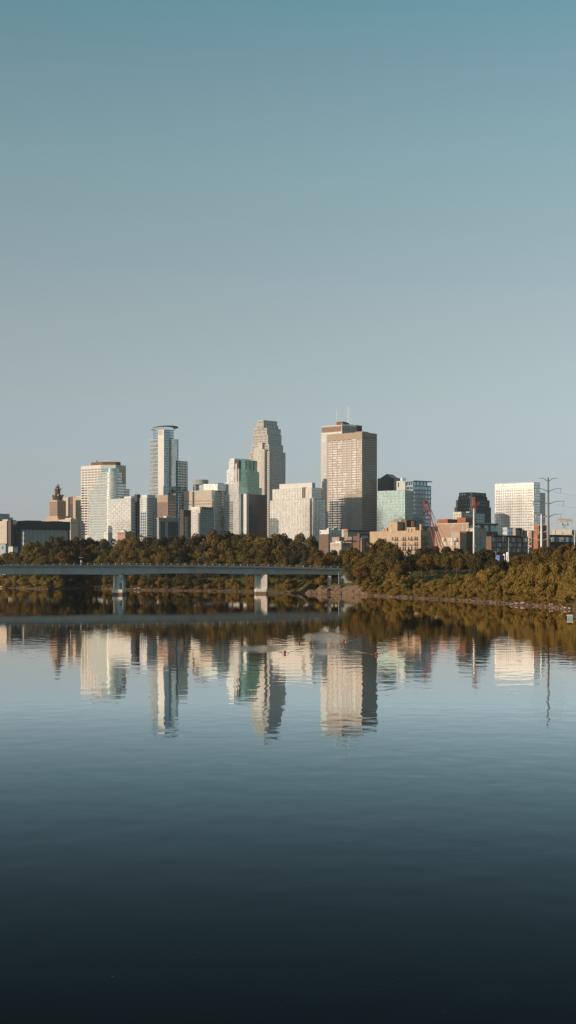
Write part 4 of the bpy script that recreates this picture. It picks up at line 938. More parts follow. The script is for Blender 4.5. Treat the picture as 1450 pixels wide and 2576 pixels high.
cabin('taller white cabin on legs right beside the street lamp behind the blue shed', XB(472), XB(552), YB(895), YB(962), 900)
cabin('lower white cabin left of the taller one behind the blue shed', XB(408), XB(470), YB(932), YB(968), 905)

# far low roofs behind the left trees
b = brick('roof_shed', 'low tan roofed shed with white vents peeping over the trees by the apartment slabs', 296, 315, 341, 1338, 1700, 45, 'tbrick', 'whitep'); b.box('rooftop_unit', 'white', -b.L+3, -b.L+8, 2, 6, b.z(1338), b.z(1334)); b.box('rooftop_unit', 'cream', -6, -1, 6, 12, b.z(1338), b.z(1335))
b.windows('L', grid(-b.L+1, -1, 4, .4), [(b.z(1345), 1.6)], 'panedark'); b.done()
b = brick('roof_shed', 'small white roofed shed at the treetops left of the apartment slabs', 262, 272, 283, 1340, 1750, 45, 'white', 'whitep'); b.windows('L', [(-b.L/2, 1.6)], [(b.z(1345), 1.2)], 'panedark'); b.done()
b = brick('tan_annex', 'low beige annex between the dark slab building and the banded tower', 147, 178, 196, 1299*1.0+8, 2150, 50, 'beige'); b.box('penthouse', 'cream', -b.L*.5, -.5, 1, b.R*.5, b.z(1307), b.z(1303)); b.windows('R', grid(1, b.R-1, 4, .3), [(b.z(1318), 2.4)], 'panedark'); b.done()

# ------------------------------------------------------------------ bridge
def Db(x): return 770+(x-297)*.092
def lerp_tab(tab, x):
    for (a, ya), (b_, yb) in zip(tab, tab[1:]):
        if x <= b_: return ya+(yb-ya)*(x-a)/(b_-a)
    return tab[-1][1]
def P3(x, y, off=0):   # point on the bridge's upstream face, off metres behind it
    D = Db(x); q = W(x, y, D); return Vector((q.x, q.y+off, q.z))
br = empty('road_bridge', W(297, 1497, 770), 0, 'long grey concrete girder bridge crossing the river on tall piers', 'bridge')
o0 = br.location
st_ = list(range(-120, 866, 12))+[868]
gb = [(-120,1443), (0,1445), (200,1445.2), (297,1446.6), (390,1443.4), (520,1442.6), (657,1445.8), (760,1444.6), (868,1447)]
gt = [(-120,1430), (0,1427), (297,1426), (657,1429.5), (868,1435)]      # top of the girder, under the overhang
dk = [(-120,1424.5), (0,1422.8), (297,1421), (657,1424), (868,1429.5)]  # top of the parapet
rl = [(-120,1422), (0,1420.2), (297,1417.2), (657,1419.6), (770,1423), (868,1424.9)]
def strip(name, m, yt_, yb_, o1, o2, parent=br):
    q = MB()
    for x in st_:
        a = P3(x, lerp_tab(yt_, x))-o0; c = P3(x, lerp_tab(yb_, x))-o0
        q.v += [(a.x, a.y+o1, a.z), (a.x, a.y+o2, a.z), (c.x, c.y+o2, c.z), (c.x, c.y+o1, c.z)]
    for i in range(len(st_)-1):
        b0 = i*4; 
        for j in range(4): k = (j+1) % 4; q.f.append((b0+j, b0+k, b0+4+k, b0+4+j))
    n = len(q.v); q.f += [(0, 3, 2, 1), (n-4, n-3, n-2, n-1)]
    return q.build(name, m, parent)
mcon = pm('bridge_concrete', (.50,.50,.47), (.38,.385,.36), .12, sx=(1.5,1.5,.5), detail=6)
mcon2 = pm('bridge_parapet_concrete', (.36,.37,.35), (.26,.27,.255), .25, sx=(1,1,3), detail=6)
strip('girder', mcon, gt, gb, 1.2, 3.2); strip('girder', mcon, gt, gb, 15, 17)
strip('deck', mcon2, [(x, y-1.2) for x, y in gt], gt, 0, 18.4); strip('parapet', mcon2, dk, [(x, y-1.2) for x, y in gt], -.1, .25); strip('parapet', mcon2, dk, [(x, y-1.2) for x, y in gt], 18.1, 18.5)
strip('handrail', M['metal'], rl, [(x, y+.35) for x, y in rl], 0, .1); strip('handrail', M['metal'], [(x, y+1.7) for x, y in rl], [(x, y+1.95) for x, y in rl], 0, .08)
q = MB(); q.box(-.09, .09, -.06, .1, 0, 1); pme = q.build('railing_post', M['metal']).data; bpy.data.objects.remove(bpy.data.objects['railing_post'])
for i in range(56):
    x = -112+i*17.5
    a = P3(x, lerp_tab(rl, x))-o0; c = P3(x, lerp_tab(dk, x))-o0
    ob = bpy.data.objects.new('railing_post', pme); C.objects.link(ob); ob.parent = br; ob.location = (c.x, c.y, c.z-.1); ob.scale = (1, 1, a.z-c.z+.12)
mpier = pm('pier_concrete', (.72,.67,.60), (.60,.55,.48), .3, sx=(1,1,.25), detail=6)
mstain = pm('pier_stain', (.22,.15,.10), (.13,.085,.06), .5, detail=6)
def pier(xl, xr, xi0, xi1, ytop, ycol, gauge):
    xm = (xl+xr)/2; D = Db(xm); sc_ = D/F; c = W(xm, HZ, D); c.z = 0
    X = lambda x: (x-xm)*sc_
    pr = empty('pier', c-o0); pr.parent = br
    zt = CAM_Z+(HZ-ytop)*sc_; zc = CAM_Z+(HZ-ycol)*sc_
    # two leaves with a dark slot between, on a rounded base
    MB().prism([(X(xl)+.3, 13.5), (X(xl)+.3, 3.6), (X(xl)+1.25, 2.0), (X(xi0), 2.0), (X(xi0), 13.5)], zc-.1, zt).build('column', mpier, pr); MB().box(X(xi1), X(xr)-.3, 2.0, 13.5, zc-.1, zt).build('column', mpier, pr)
    MB().box(X(xi0)-.1, X(xi1)+.1, 3.2, 13.2, zc-.1, zt-.3).build('web', mpier, pr)
    n = 6; hw = X(xr); pts = [(hw*math.cos(math.pi+math.pi*i/n), 1.2+.9*(1-abs(math.cos(math.pi*i/n)))*-1) for i in range(n+1)]
    pts = [(-hw, 2.6), (-hw+1.0, .7), (hw*.8, .7), (hw, 1.2), (hw, 14.5), (-hw, 14.5)]
    MB().prism(pts, 1.1, zc+.02).build('base', mpier, pr); MB().prism([(p[0]*1.004, p[1]-.01 if p[1] < 5 else p[1]+.01) for p in pts], -2, 1.1).build('base_foot', mstain, pr)
    MB().box(X(xl)-.1, X(xl)+1, 2, 3.4, zt, zt+.5).build('bearing', M['black'], pr); MB().box(X(xr)-1.2, X(xr)-.3, 2, 3.4, zt, zt+.5).build('bearing', M['black'], pr)
    if gauge:
        bd = MB().box(X(xi1)+.1, X(xr)-.32, 1.9, 2.0, zc+.1, zt-.2).build('depth_gauge', pm('gauge_paint', (.42,.52,.58), (.36,.46,.52), .6), pr)
        def txt(body, x, y, size):
            cu = bpy.data.curves.new('t', 'FONT'); cu.body = body; cu.size = size; cu.extrude = .01; cu.offset = .05
            to = bpy.data.objects.new('t', cu); C.objects.link(to); bpy.context.view_layer.update()
            me = bpy.data.meshes.new_from_object(to.evaluated_get(bpy.context.evaluated_depsgraph_get())); bpy.data.objects.remove(to)
            me.materials.clear(); me.materials.append(M['black'])
            ob = bpy.data.objects.new('gauge_number', me); C.objects.link(ob); ob.parent = bd; ob.rotation_euler = (R(90), 0, 0); ob.location = (X(x), 1.87, CAM_Z+(HZ-y)*sc_-0)
        G = 90*.629/1450; gx = lambda x: 430*.629+x*G; gy = lambda y: 2280*.629+y*G
        txt('5', gx(885), gy(612), 1.45); txt('15', gx(745), gy(1058), 1.45)
        for (x0, x1, y) in ((775, 880, 640), (775, 860, 860), (775, 900, 1085), (830, 940, 1180), (780, 890, 1305)):
            q = MB(); q.box(X(gx(x0)), X(gx(x1)), 1.86, 1.9, CAM_Z+(HZ-gy(y))*sc_-.1, CAM_Z+(HZ-gy(y))*sc_+.1); q.build('gauge_mark', M['black'], bd)
        for (x, y, s_) in ((850, 905, .35), (880, 1110, .35), (840, 1215, .3), (900, 1210, .25)):
            q = MB(); q.prism([(X(gx(x))-s_, 1.86), (X(gx(x))+s_, 1.86), (X(gx(x))+s_*.8, 1.9), (X(gx(x))-s_*.8, 1.9)], CAM_Z+(HZ-gy(y))*sc_-s_*.6, CAM_Z+(HZ-gy(y))*sc_+s_*.5); q.build('gauge_smudge', M['black'], bd)
pier(281, 310.5, 288, 297.5, 1446.5, 1483.5, True); pier(638.5, 674, 647.5, 657, 1445.9, 1481.5, False)
# end wall and short lit support at the right bank
a = P3(868, 1429.5)-o0; D_ = Db(850)
q = MB(); q.box(a.x-3.3, a.x+5, .0+a.y+1, a.y+18, -a.z*0+W(868, 1466, D_).z-3-o0.z, a.z-1); q.build('abutment', mcon2, br)
c = W(829, 1449, D_)-o0; zb_ = W(829, 1468, D_).z-2-o0.z; q = MB(); q.box(c.x-.9, c.x+.9, c.y-1, c.y+8, zb_, c.z); q.build('end_support', M['cream'], br)

# ------------------------------------------------------------------ lamps, masts, pylons, crane
def lamp(x, ytop, ybase, D, label, arm=0, lx=1.2, r=.11, globe=False):
    c = W(x, ybase, D); h = (ybase-ytop)/F*D
    t = empty('street_lamp', c, 0, label, 'street lamp', None)
    MB().tube((0, 0, 0), (0, 0, h), r*1.3, r*.7, 8).build('pole', M['metal'] if globe else M['black'], t)
    q = MB(); q.box(-.25, .25, -.25, .25, 0, .5); q.build('pole_base', M['metal'], t)
    q = MB(); q.tube((0, 0, h), (lx, 0, h+.15), r*.6, r*.5, 6); q.build('arm', M['black'], t)
    q = MB(); q.prism([(lx-.1, -.22), (lx+.7, -.16), (lx+.7, .16), (lx-.1, .22)], h, h+.22); q.build('lamp_head', M['metal'], t)
    return t
t = lamp(203.6, 1357, 1422, Db(204)+.8, 'tall thin lamp pole with a small cross-arm on the bridge, left of the numbered pier', r=.13, lx=-.5)
q = MB(); q.box(-1.0, .9, -.08, .08, 3.9*0+3.6, 3.75); q.box(-.28, .28, -.2, .2, 1.2, 2.4); q.build('signal_arm', M['metal'], t)
lamp(514, 1357.5, 1424, Db(514)+.8, 'tall thin lamp pole on the bridge between the two river piers', r=.13, lx=-.7)
lamp(763.8, 1366, 1427, Db(764)+.8, 'tall thin lamp pole near the right end of the bridge deck', r=.13, lx=-.7)
def gz(x, D): return zg_at((x-725)/F*D, D)
def ylamp(x, ytop, D, label, **k): 
    z = gz(x, D); yb_ = HZ-(z-CAM_Z)*F/D; return lamp(x, ytop, yb_+1, D, label, **k)
ylamp(852.6, 1438, 815, 'short lamp standing on the bank right beside the bridge end wall', globe=True, r=.09, lx=.8)
ylamp(1034, 1372, 900, 'lamp pole rising between the trees in front of the yellow mill', r=.13, lx=-1.4, globe=True)
ylamp(1280, 1352, 860, 'curved-arm lamp pole in front of the long shaded apartments', r=.14, lx=-3, globe=True)
ylamp(1248.5, 1389, 850, 'short lamp pole left of the curved-arm one, beside the blue shed', r=.1, lx=-.6, globe=True)
ylamp(1183.5, 1447, 640, 'thin pole standing in the shrubs below the slim red-headed mast', r=.08, lx=.3)

M['pyl'] = pm('weathered_steel_grey', (.26,.25,.24), (.20,.19,.18), .4, .6, .2)
def arms(q, z, L_, rise, drop, r=.16):
    for sgn in (-1, 1):
        pts = [(0, 0, z-rise), (sgn*L_*.45, 0, z-.1*rise), (sgn*L_*.8, 0, z), (sgn*L_, 0, z-.1)]
        q.path([Vector(p) for p in pts], [r, r*.75, r*.5, r*.3], 6)
def pylon(x, ytop, D, label, levels, wtop, wbase, drop, twist=0, m='metal', name='power_pylon'):
    z0 = gz(x, D); c = Vector(((x-725)/F*D, D, z0-.5)); zt = CAM_Z+(HZ-ytop)/F*D-z0
    t = empty(name, c, twist, label, 'pylon'); MB().tube((0, 0, 0), (0, 0, zt+.8), wbase, wtop, 12).build('pole', M[m], t, True)
    for (y, L_, dr) in levels:
        q = MB(); zz = CAM_Z+(HZ-y)/F*D-z0+.5; arms(q, zz, L_, 1.3, dr); q.build('cross_arm', M[m], t)
        if dr:
            for sgn in (-1, 1): MB().tube((sgn*L_*.86, 0, zz-.1), (sgn*L_*.86, 0, zz-dr), .14, .14, 6).build('insulator', M['concrete'], t)
    return t, z0
pylon(1380, 1203.5, 614, 'tall dark steel pylon with four pairs of curved arms, at the right edge', [(1203, 4.3, 0), (1229, 5.9, 1.9), (1260.5, 7.2, 2.1), (1293, 6.0, 2.0)], .30, .72, 2, R(12), 'pyl')
pylon(1363, 1294, 750, 'shorter pale steel pylon left of the tall dark one', [(1297, 5.6, 0), (1316, 5.8, 1.4), (1335, 5.8, 1.4), (1354.5, 5.8, 1.6)], .42, .62, 1.4, R(5), 'whitep')
pylon(1446.5, 1330, 700, 'thin pale utility pole at the very right edge above the bank trees', [(1344, 3, 0)], .16, .3, 0)
pylon(59.2, 1338.5, 1250, 'stubby white pole with short arms against the dark slab building', [(1340.5, 1.6, 0), (1353, 2.0, 0), (1365.5, 2.0, 0)], .32, .6, 0, 0, 'whitep')
for k, (y, xx) in enumerate(((1230, 1394), (1262, 1402), (1295, 1399))):
    q = MB(); a = W(xx, y+7, 613); e = W(1600, y-12, 480); pts = []
    for i in range(15): t_ = i/14; p = a.lerp(e, t_); p.z -= 4*4*t_*(1-t_)*.6; pts.append(p-a)
    q.path(pts, [.035]*15, 4); o = q.build('power_cable', M['slate']); o.location = a
    tag(o, ['power cable from the upper right arm of the tall dark pylon', 'power cable from the widest right arm of the tall dark pylon', 'power cable from the lowest right arm of the tall dark pylon'][k], 'cable', 'cables leaving the tall pylon')

def lattice(q, p0, p1, wd, n, r=.09, side=None):
    p0 = Vector(p0); p1 = Vector(p1); d = (p1-p0).normalized(); u = d.cross(Vector((0, 1, 0))).normalized(); v = d.cross(u)
    cs = [(a*u+c*v)*wd/2 for a, c in ((1, 1), (1, -1), (-1, -1), (-1, 1))]
    for c in cs: q.tube(p0+c, p1+c, r*1.5, r*1.5, 5)
    for i in range(n):
        a = p0.lerp(p1, i/n); e = p0.lerp(p1, (i+1)/n)
        for j in range(4):
            c0, c1 = cs[j], cs[(j+1) % 4]
            q.tube(a+c0, e+c1, r*.7, r*.7, 4); q.tube(a+c0, a+c1, r*.7, r*.7, 4)
DC = 985
cb = W(XA(560), YA(1000), DC); cb.z = gz(1110, DC)
t = empty('lattice_crane', cb, 0, 'big red lattice-boom crane leaning left in front of the canopy-roofed tower', 'crane')
PC = lambda x, y, dy=0: W(XA(x), YA(y), DC)+Vector((0, dy, 0))-cb
foot = PC(560, 985)
q = MB(); lattice(q, Vector((foot.x, 0, 3)), PC(305, 165), 2.1, 22, .12); q.build('boom', M['redp'], t)
q = MB(); h = PC(285, 130); q.box(h.x-.9, h.x+.2, -.9, .9, h.z-1.3, h.z+1.3); q.tube(Vector((h.x-.4, -1, h.z+1)), Vector((h.x-.4, 1, h.z+1)), .7, .7, 10); q.box(h.x+.3, h.x+1.2, -.6, .6, h.z-1.2, h.z+.9); q.tube(PC(255, 120), PC(300, 280), .45, .35, 8); q.tube(PC(262, 250), PC(285, 330), .5, .4, 8); q.build('boom_head', M['redp'], t)
q = MB(); lattice(q, PC(330, 150, 1.8), PC(470, 560, 1.8), 1.5, 14, .07); q.build('inner_boom', M['metal'], t)
q = MB(); lattice(q, PC(455, 520, 2.5), Vector((foot.x+5.5, 2.5, 3)), 1.3, 12, .1); q.build('rear_mast', M['redp'], t)
q = MB(); q.tube(PC(515, 520, 2.5), PC(650, 775, 2.5), .1, .1, 5); q.tube(PC(650, 775, 2.5), Vector((foot.x+9, 2.5, 3)), .1, .1, 5); q.tube(PC(335, 160), PC(470, 450, 2), .05, .05, 4); q.tube(PC(345, 170), PC(515, 520, 2), .05, .05, 4); q.build('stay_cables', M['redp'], t)
q = MB(); q.tube(PC(255, 135), PC(255, 310), .05, .05, 4); q.tube(PC(255, 345), PC(255, 520), .05, .05, 4); q.build('hoist_rope', M['black'], t); q = MB(); a = PC(254, 330); q.box(a.x-.4, a.x+.4, -.4, .4, a.z-.9, a.z+.9); q.build('hook_block', M['black'], t)
q = MB(); q.box(foot.x-3.5, foot.x+8, -2.2, 2.2, 1.6, 4.6); q.build('crane_body', M['redp'], t)
for sgn in (-1, 1): q = MB(); q.prism([(foot.x-4.5, sgn*2.8-.5), (foot.x+6, sgn*2.8-.5), (foot.x+6, sgn*2.8+.5), (foot.x-4.5, sgn*2.8+.5)], 0, 1.5); q.build('crawler_track', M['black'], t)
DM = 905
cb = W(XA(1163), YA(1000), DM); cb.z = gz(1193.6, DM)
t = empty('drilling_mast', cb, 0, 'slim white tubular mast with a red lattice head, standing behind the dark round tree', 'mast')
PC = lambda x, y, dy=0: W(XA(x), YA(y), DM)+Vector((0, dy, 0))-cb
MB().tube((0, 0, 0), PC(1163, 245), .62, .48, 12).build('mast_tube', M['whitep'], t, True); q = MB(); lattice(q, PC(1165, 200), PC(1165, 40), 1.0, 6, .13); lattice(q, PC(1212, 160, 1), PC(1208, 50, 1), .7, 5, .1); q.build('head_frame', M['redp'], t)
q = MB(); lattice(q, PC(1122, 218), PC(1275, 152), .9, 7, .16); q.build('jib', M['redp'], t); q = MB(); a = PC(1158, 215); q.box(a.x-1.1, a.x+1.2, -.9, .9, a.z-.7, a.z+.8); q.build('winch', M['redp'], t)
q = MB(); e = PC(1146, 250); q.tube((e.x, 0, 0), e, .09, .09, 4); e = PC(1182, 250); q.tube((e.x, .3, PC(0, 940).z), e, .06, .06, 4); q.build('feed_line', M['redp'], t)
q = MB(); [q.box(-.8, 1.0, -.7, .7, PC(0, y).z-.25, PC(0, y).z+.25) for y in (925, 570)]; q.build('clamp', M['metal'], t); q = MB(); q.box(-2.5, 2.5, -1.8, 1.8, 0, 2.4); q.build('rig_body', M['redp'], t)

# ------------------------------------------------------------------ plants
def leafmat(name, c1, c2, c3, nsc=.35):
    m, nt, b = newmat(name); N = nt.nodes; L = nt.links
    oi = N.new('ShaderNodeObjectInfo'); geo = N.new('ShaderNodeNewGeometry'); n = N.new('ShaderNodeTexNoise'); n.inputs['Scale'].default_value = nsc; n.inputs['Detail'].default_value = 3
    L.new(geo.outputs['Position'], n.inputs['Vector'])
    a = N.new('ShaderNodeMixRGB'); a.inputs[1].default_value = (*c1, 1); a.inputs[2].default_value = (*c2, 1); L.new(oi.outputs['Random'], a.inputs[0])
    cr = N.new('ShaderNodeMapRange'); cr.inputs['From Min'].default_value = .4; cr.inputs['From Max'].default_value = .7; L.new(n.outputs['Fac'], cr.inputs['Value'])
    c = N.new('ShaderNodeMixRGB'); L.new(cr.outputs[0], c.inputs[0]); L.new(a.outputs[0], c.inputs[1]); c.inputs[2].default_value = (*c3, 1)
    L.new(c.outputs[0], b.inputs['Base Color']); b.inputs['Roughness'].default_value = .7; b.inputs['Specular IOR Level'].default_value = .25
    tr = N.new('ShaderNodeBsdfTranslucent'); L.new(c.outputs[0], tr.inputs[0]); ms = N.new('ShaderNodeMixShader'); ms.inputs[0].default_value = .22
    out = [x for x in N if x.type == 'OUTPUT_MATERIAL'][0]; L.new(b.outputs[0], ms.inputs[1]); L.new(tr.outputs[0], ms.inputs[2]); L.new(ms.outputs[0], out.inputs[0])
    return m
ML = leafmat('foliage', (.095,.080,.018), (.180,.092,.018), (.140,.100,.022))
MLG = leafmat('shrub_foliage', (.190,.130,.022), (.235,.135,.026), (.21,.150,.030))
MLD = leafmat('dark_shade_foliage', (.046,.042,.013), (.075,.050,.014), (.056,.050,.014))  # dark trees; leaf colour also paints in the shade of gaps and back rows
MB_ = pm('bark', (.13,.09,.06), (.08,.055,.04), 1.5)
def crown_mesh(seed, mat_, nclump=34, per=150, leaf=.030, zc=.54, rz=.46, cr_=(.11, .19), spread=1.0, droop=0.0, top=0.0):
    g = np.random.default_rng(seed)
    V = []; Q = []
    # clump centres over an uneven ellipsoid
    cs = []
    for i in range(nclump):
        d = g.normal(size=3); d /= np.linalg.norm(d); d[2] = d[2]*.9+.12
        rad = g.uniform(.55, .92) if i > nclump*.25 else g.uniform(.1, .5)
        rad *= 1+.16*math.sin(3*math.atan2(d[1], d[0])+seed)
        c = np.array([d[0]*.40*spread*rad, d[1]*.40*spread*rad, zc+d[2]*(rz-.10)*rad+top*max(0, d[2])*g.uniform(0, .1)])
        cs.append((c, g.uniform(*cr_)*(1.05-.35*rad*max(0, d[2]))))
    allp = []; alln = []
    for c, r in cs:
        k = int(1.5*per*(r/.15)**2)
        d = g.normal(size=(k, 3)); d[:, 2] += .25; d /= np.linalg.norm(d, axis=1)[:, None]
        rr = r*(g.uniform(.55, 1.12, size=(k, 1))**.6)
        p = c+d*rr*np.array([1.05, 1.05, .85]); p[:, 2] -= droop*np.abs(d[:, 0]*r)
        allp.append(p); alln.append(d)
    p = np.concatenate(allp); nn = np.concatenate(alln); n = len(p)
    nn = nn+g.normal(size=(n, 3))*.42; nn /= np.linalg.norm(nn, axis=1)[:, None]
    t = np.cross(nn, g.normal(size=(n, 3))); t /= np.linalg.norm(t, axis=1)[:, None]; b2 = np.cross(nn, t)
    s = leaf*g.uniform(.6, 1.35, size=(n, 1)); 
    v = np.stack([p-t*s*.9, p-b2*s*.62, p+t*s*1.1, p+b2*s*.62], 1).reshape(-1, 3)
    q = np.arange(n*4).reshape(-1, 4)
    return np_mesh('crown', v, q, mat_)
def trunk_mesh(seed, h=.5, r=.016, nb=7, lean=0.0):
    g = random.Random(seed); q = MB(); pts = [Vector((0, 0, -.04))]; a = lean
    for i in range(1, 5): pts.append(Vector((a*i*.03+g.uniform(-.012, .012), g.uniform(-.012, .012), h*i/4)))
    q.path(pts, [r*1.4, r, r*.85, r*.7, r*.5], 7)
    for i in range(nb):
        b0 = pts[2+(i % 3)]; ang = g.uniform(0, 6.28); ln = g.uniform(.15, .3)
        m1 = b0+Vector((math.cos(ang)*ln*.5, math.sin(ang)*ln*.5, ln*.5)); e = m1+Vector((math.cos(ang)*ln*.5, math.sin(ang)*ln*.5, ln*.6))
        q.path([b0, m1, e], [r*.5, r*.35, r*.15], 5)
    me = bpy.data.meshes.new('trunk'); me.from_pydata(q.v, [], q.f); me.materials.append(MB_); me.polygons.foreach_set('use_smooth', [True]*len(me.polygons)); return me
kinds = {}
kinds['round'] = [crown_mesh(i, ML, 36, 150, .026) for i in (1, 2, 3)]
kinds['tall'] = [crown_mesh(i, ML, 40, 140, .022, .56, .44, (.09, .15), .9, 0, .5) for i in (11, 12, 13)]
kinds['dark'] = [crown_mesh(i, MLD, 36, 160, .026) for i in (21, 22)]
kinds['spread'] = [crown_mesh(i, ML, 34, 120, .024, .66, .32, (.08, .16), 1.1) for i in (31, 32)]
kinds['wide'] = [crown_mesh(i, ML, 34, 150, .026, .48, .50, (.13, .21)) for i in (41, 42)]
kinds['shrub'] = [crown_mesh(i, MLG, 30, 190, .030, .45, .55, (.12, .22), 1.1, .1) for i in (51, 52, 53, 54)]
trunks = [trunk_mesh(i) for i in range(4)]; 
used = {}
rt = random.Random(12)
MARKS = [(22,'the left edge'), (60,'the slab building\'s left end'), (110,'the middle of the slab building'), (152,'the art deco tower'), (200,'the beige blocks'), (240,'the banded tower'), (272,'the rounded glass tower'), (312,'the left apartment slab'),
 (352,'the dark stair block'), (392,'the second apartment slab'), (430,'the bronze office'), (466,'the arched courthouse'), (505,'the balcony apartments'), (545,'the drum-topped tower'), (585,'the teal tower\'s pale face'), (628,'the teal tower\'s dark wing'),
 (668,'the stepped stone tower'), (705,'the cream block\'s left end'), (745,'the cream block\'s middle'), (790,'the cream block\'s right end'), (828,'the white warehouse'), (866,'the lit face of the brown tower'), (905,'the long warehouse'), (945,'the left end of the yellow mill'),
 (985,'the stair tower of the yellow mill'), (1020,'the water tank on the mill'), (1058,'the balconies of the yellow mill'), (1095,'the shaded side of the yellow mill'), (1130,'the red lattice crane'), (1165,'the rusty roof containers'), (1200,'the slim red-headed mast'), (1235,'the tan warehouse'),
 (1270,'the blue shed'), (1305,'the curved-arm lamp'), (1340,'the long shaded apartments'), (1368,'the orange brick tower'), (1400,'the tall dark pylon'), (1430,'the stadium wall'), (9999,'the right edge')]
def mark(x):
    for a, s_ in MARKS:
        if x < a: return s_
ALLP = []
def plant(x, ytop, t, wpx, kind='round', row='top row', bush=False, hmin=None):
    D = Dw(x)+t; z0 = gz(x, D); zt = CAM_Z+(HZ-ytop)/F*D; h = max(hmin or 1.5, zt-z0); wd = wpx/F*D*1.22
    if bush:
        me = rt.choice(kinds[kind]); o = bpy.data.objects.new('shrub', me); C.objects.link(o)
        o.location = ((x-725)/F*D, D, z0-.1*h); o.scale = (wd, wd*rt.uniform(.8, 1.1), h*1.12); o.rotation_euler = (0, 0, rt.uniform(0, 6.28))
        ALLP.append((o, row, x, 'shrub')); return o
    e = empty('tree', ((x-725)/F*D, D, z0), rt.uniform(0, 6.28))
    e.scale = (wd, wd*rt.uniform(.85, 1.1), h)
    me = rt.choice(kinds[kind]); o = bpy.data.objects.new('crown', me); C.objects.link(o); o.parent = e
    o = bpy.data.objects.new('trunk', rt.choice(trunks)); C.objects.link(o); o.parent = e
    ALLP.append((e, row, x, 'tree')); return e
PROF = [(-40,1388),(0,1384),(40,1376),(75,1358),(110,1352),(130,1345),(160,1337),(219,1335),(236,1349),(255,1343),(290,1349),(310,1348),(335,1337),(390,1335),(430,1335),(480,1333),(525,1322),(560,1321),(600,1328),(650,1332),(700,1328),(730,1325),(765,1330),(795,1338),(815,1362),(870,1376),(880,1376)]
# left and middle of the far bank, five rows deep
x = -30
while x < 815:
    plant(x, lerp_tab(PROF, x)+rt.uniform(-2, 5), 140+rt.uniform(-12, 12), rt.uniform(52, 74), rt.choice(['round', 'tall', 'dark', 'dark', 'dark', 'wide']), 'topmost row'); x += rt.uniform(30, 44)
for (t0, f, row, wlo, whi, step) in ((104, .30, 'fourth row', 50, 74, 46), (72, .52, 'third row', 46, 70, 44), (42, .78, 'second row', 44, 64, 42)):
    x = -35+rt.uniform(0, 20)
    while x < 842:
        yt_ = lerp_tab(PROF, x)*(1-f)+1425*f+rt.uniform(-7, 8)
        plant(x, yt_, t0+rt.uniform(-10, 10), rt.uniform(wlo, whi), rt.choice(['round', 'tall', 'wide', 'dark', 'dark'] if row == 'fourth row' else ['round', 'tall', 'spread', 'wide', 'dark']), row); x += rt.uniform(step*.75, step*1.25)
x = -20
while x < 760:
    if not (590 < x < 632 or 683 < x < 700 or 743 < x): plant(x, 1449+rt.uniform(-7, 9), 17+rt.uniform(-6, 6), rt.uniform(26, 42), rt.choice(['shrub', 'wide', 'shrub', 'dark']), 'shoreline row', bush=True)
    x += rt.uniform(18, 29)
x = -20
while x < 742:
    if not (683 < x < 697): plant(x, 1470+rt.uniform(-4, 4), 8.5+rt.uniform(-2, 2), rt.uniform(14, 26), 'shrub', 'waterside fringe', bush=True)
    x += rt.uniform(22, 44)
x = -35
while x < 850:
    plant(x, max(lerp_tab(PROF, x)+30, 1366)+rt.uniform(-5, 6), 160+rt.uniform(-6, 6), rt.uniform(50, 66), 'dark', 'rearmost row', bush=True); x += rt.uniform(26, 38)
x = -35
while x < 872:
    plant(x, 1397+rt.uniform(-5, 5), 128+rt.uniform(-6, 6), rt.uniform(36, 48), 'dark', 'rear fringe', bush=True); x += rt.uniform(19, 26)
x = 1030
while x < 1262:
    plant(x, 1408+rt.uniform(-5, 6), 168+rt.uniform(-10, 10), rt.uniform(26, 40), 'dark', 'park hedge', bush=True); x += rt.uniform(13, 20)
x = 640
while x < 880:
    plant(x, 1424+rt.uniform(-6, 6), 58+rt.uniform(-6, 6), rt.uniform(34, 46), 'dark', 'understorey', bush=True); x += rt.uniform(16, 24)
# cluster right of the bridge, park trees, right bank
for a in [(842,1374,120,50,'dark','topmost row'), (872,1378,95,52,'round','topmost row'), (892,1370,78,56,'round','topmost row'), (915,1383,48,66,'wide','second row'), (946,1352,62,60,'tall','topmost row'), (961,1341,74,46,'tall','third row'),
          (985,1356,66,62,'round','topmost row'), (1008,1372,52,62,'dark','third row'), (893,1404,30,58,'wide','front row'), (932,1392,28,72,'wide','front row'), (972,1390,32,74,'wide','second row'), (1002,1400,30,60,'round','front row'), (868,1410,50,40,'dark','second row'), (1035,1392,110,46,'dark','topmost row'),
          (1062,1371,104,62,'dark','topmost row'), (1088,1367,128,62,'dark','third row'), (1076,1386,74,66,'spread','park row'), (1120,1366,125,64,'dark','topmost row'), (1150,1372,140,50,'dark','topmost row'), (1122,1383,66,52,'spread','park row'), (1150,1384,60,54,'spread','park row'),
          (1183,1382,95,34,'spread','third row'), (1218,1371,72,58,'dark','park row'), (1205,1392,60,46,'dark','second row'), (1240,1396,60,40,'dark','third row'), (1268,1404,110,40,'dark','topmost row'), (1297,1392,92,44,'tall','topmost row'), (1320,1386,100,50,'round','topmost row'), (1342,1382,100,48,'dark','topmost row'),
          (1362,1366,92,50,'round','topmost row'), (1390,1364,84,58,'dark','topmost row'), (1418,1361,86,52,'round','topmost row'), (1448,1360,80,54,'wide','topmost row'), (1475,1362,76,54,'round','topmost row'), (1375,1384,66,60,'tall','third row'), (1410,1382,60,62,'wide','third row'), (1442,1384,58,62,'wide','third row'), (1470,1380,56,60,'wide','third row'),
          (1300,1404,66,54,'wide','third row'), (1332,1400,62,52,'wide','third row'), (1352,1398,56,50,'tall','second row')]:
    plant(*a)
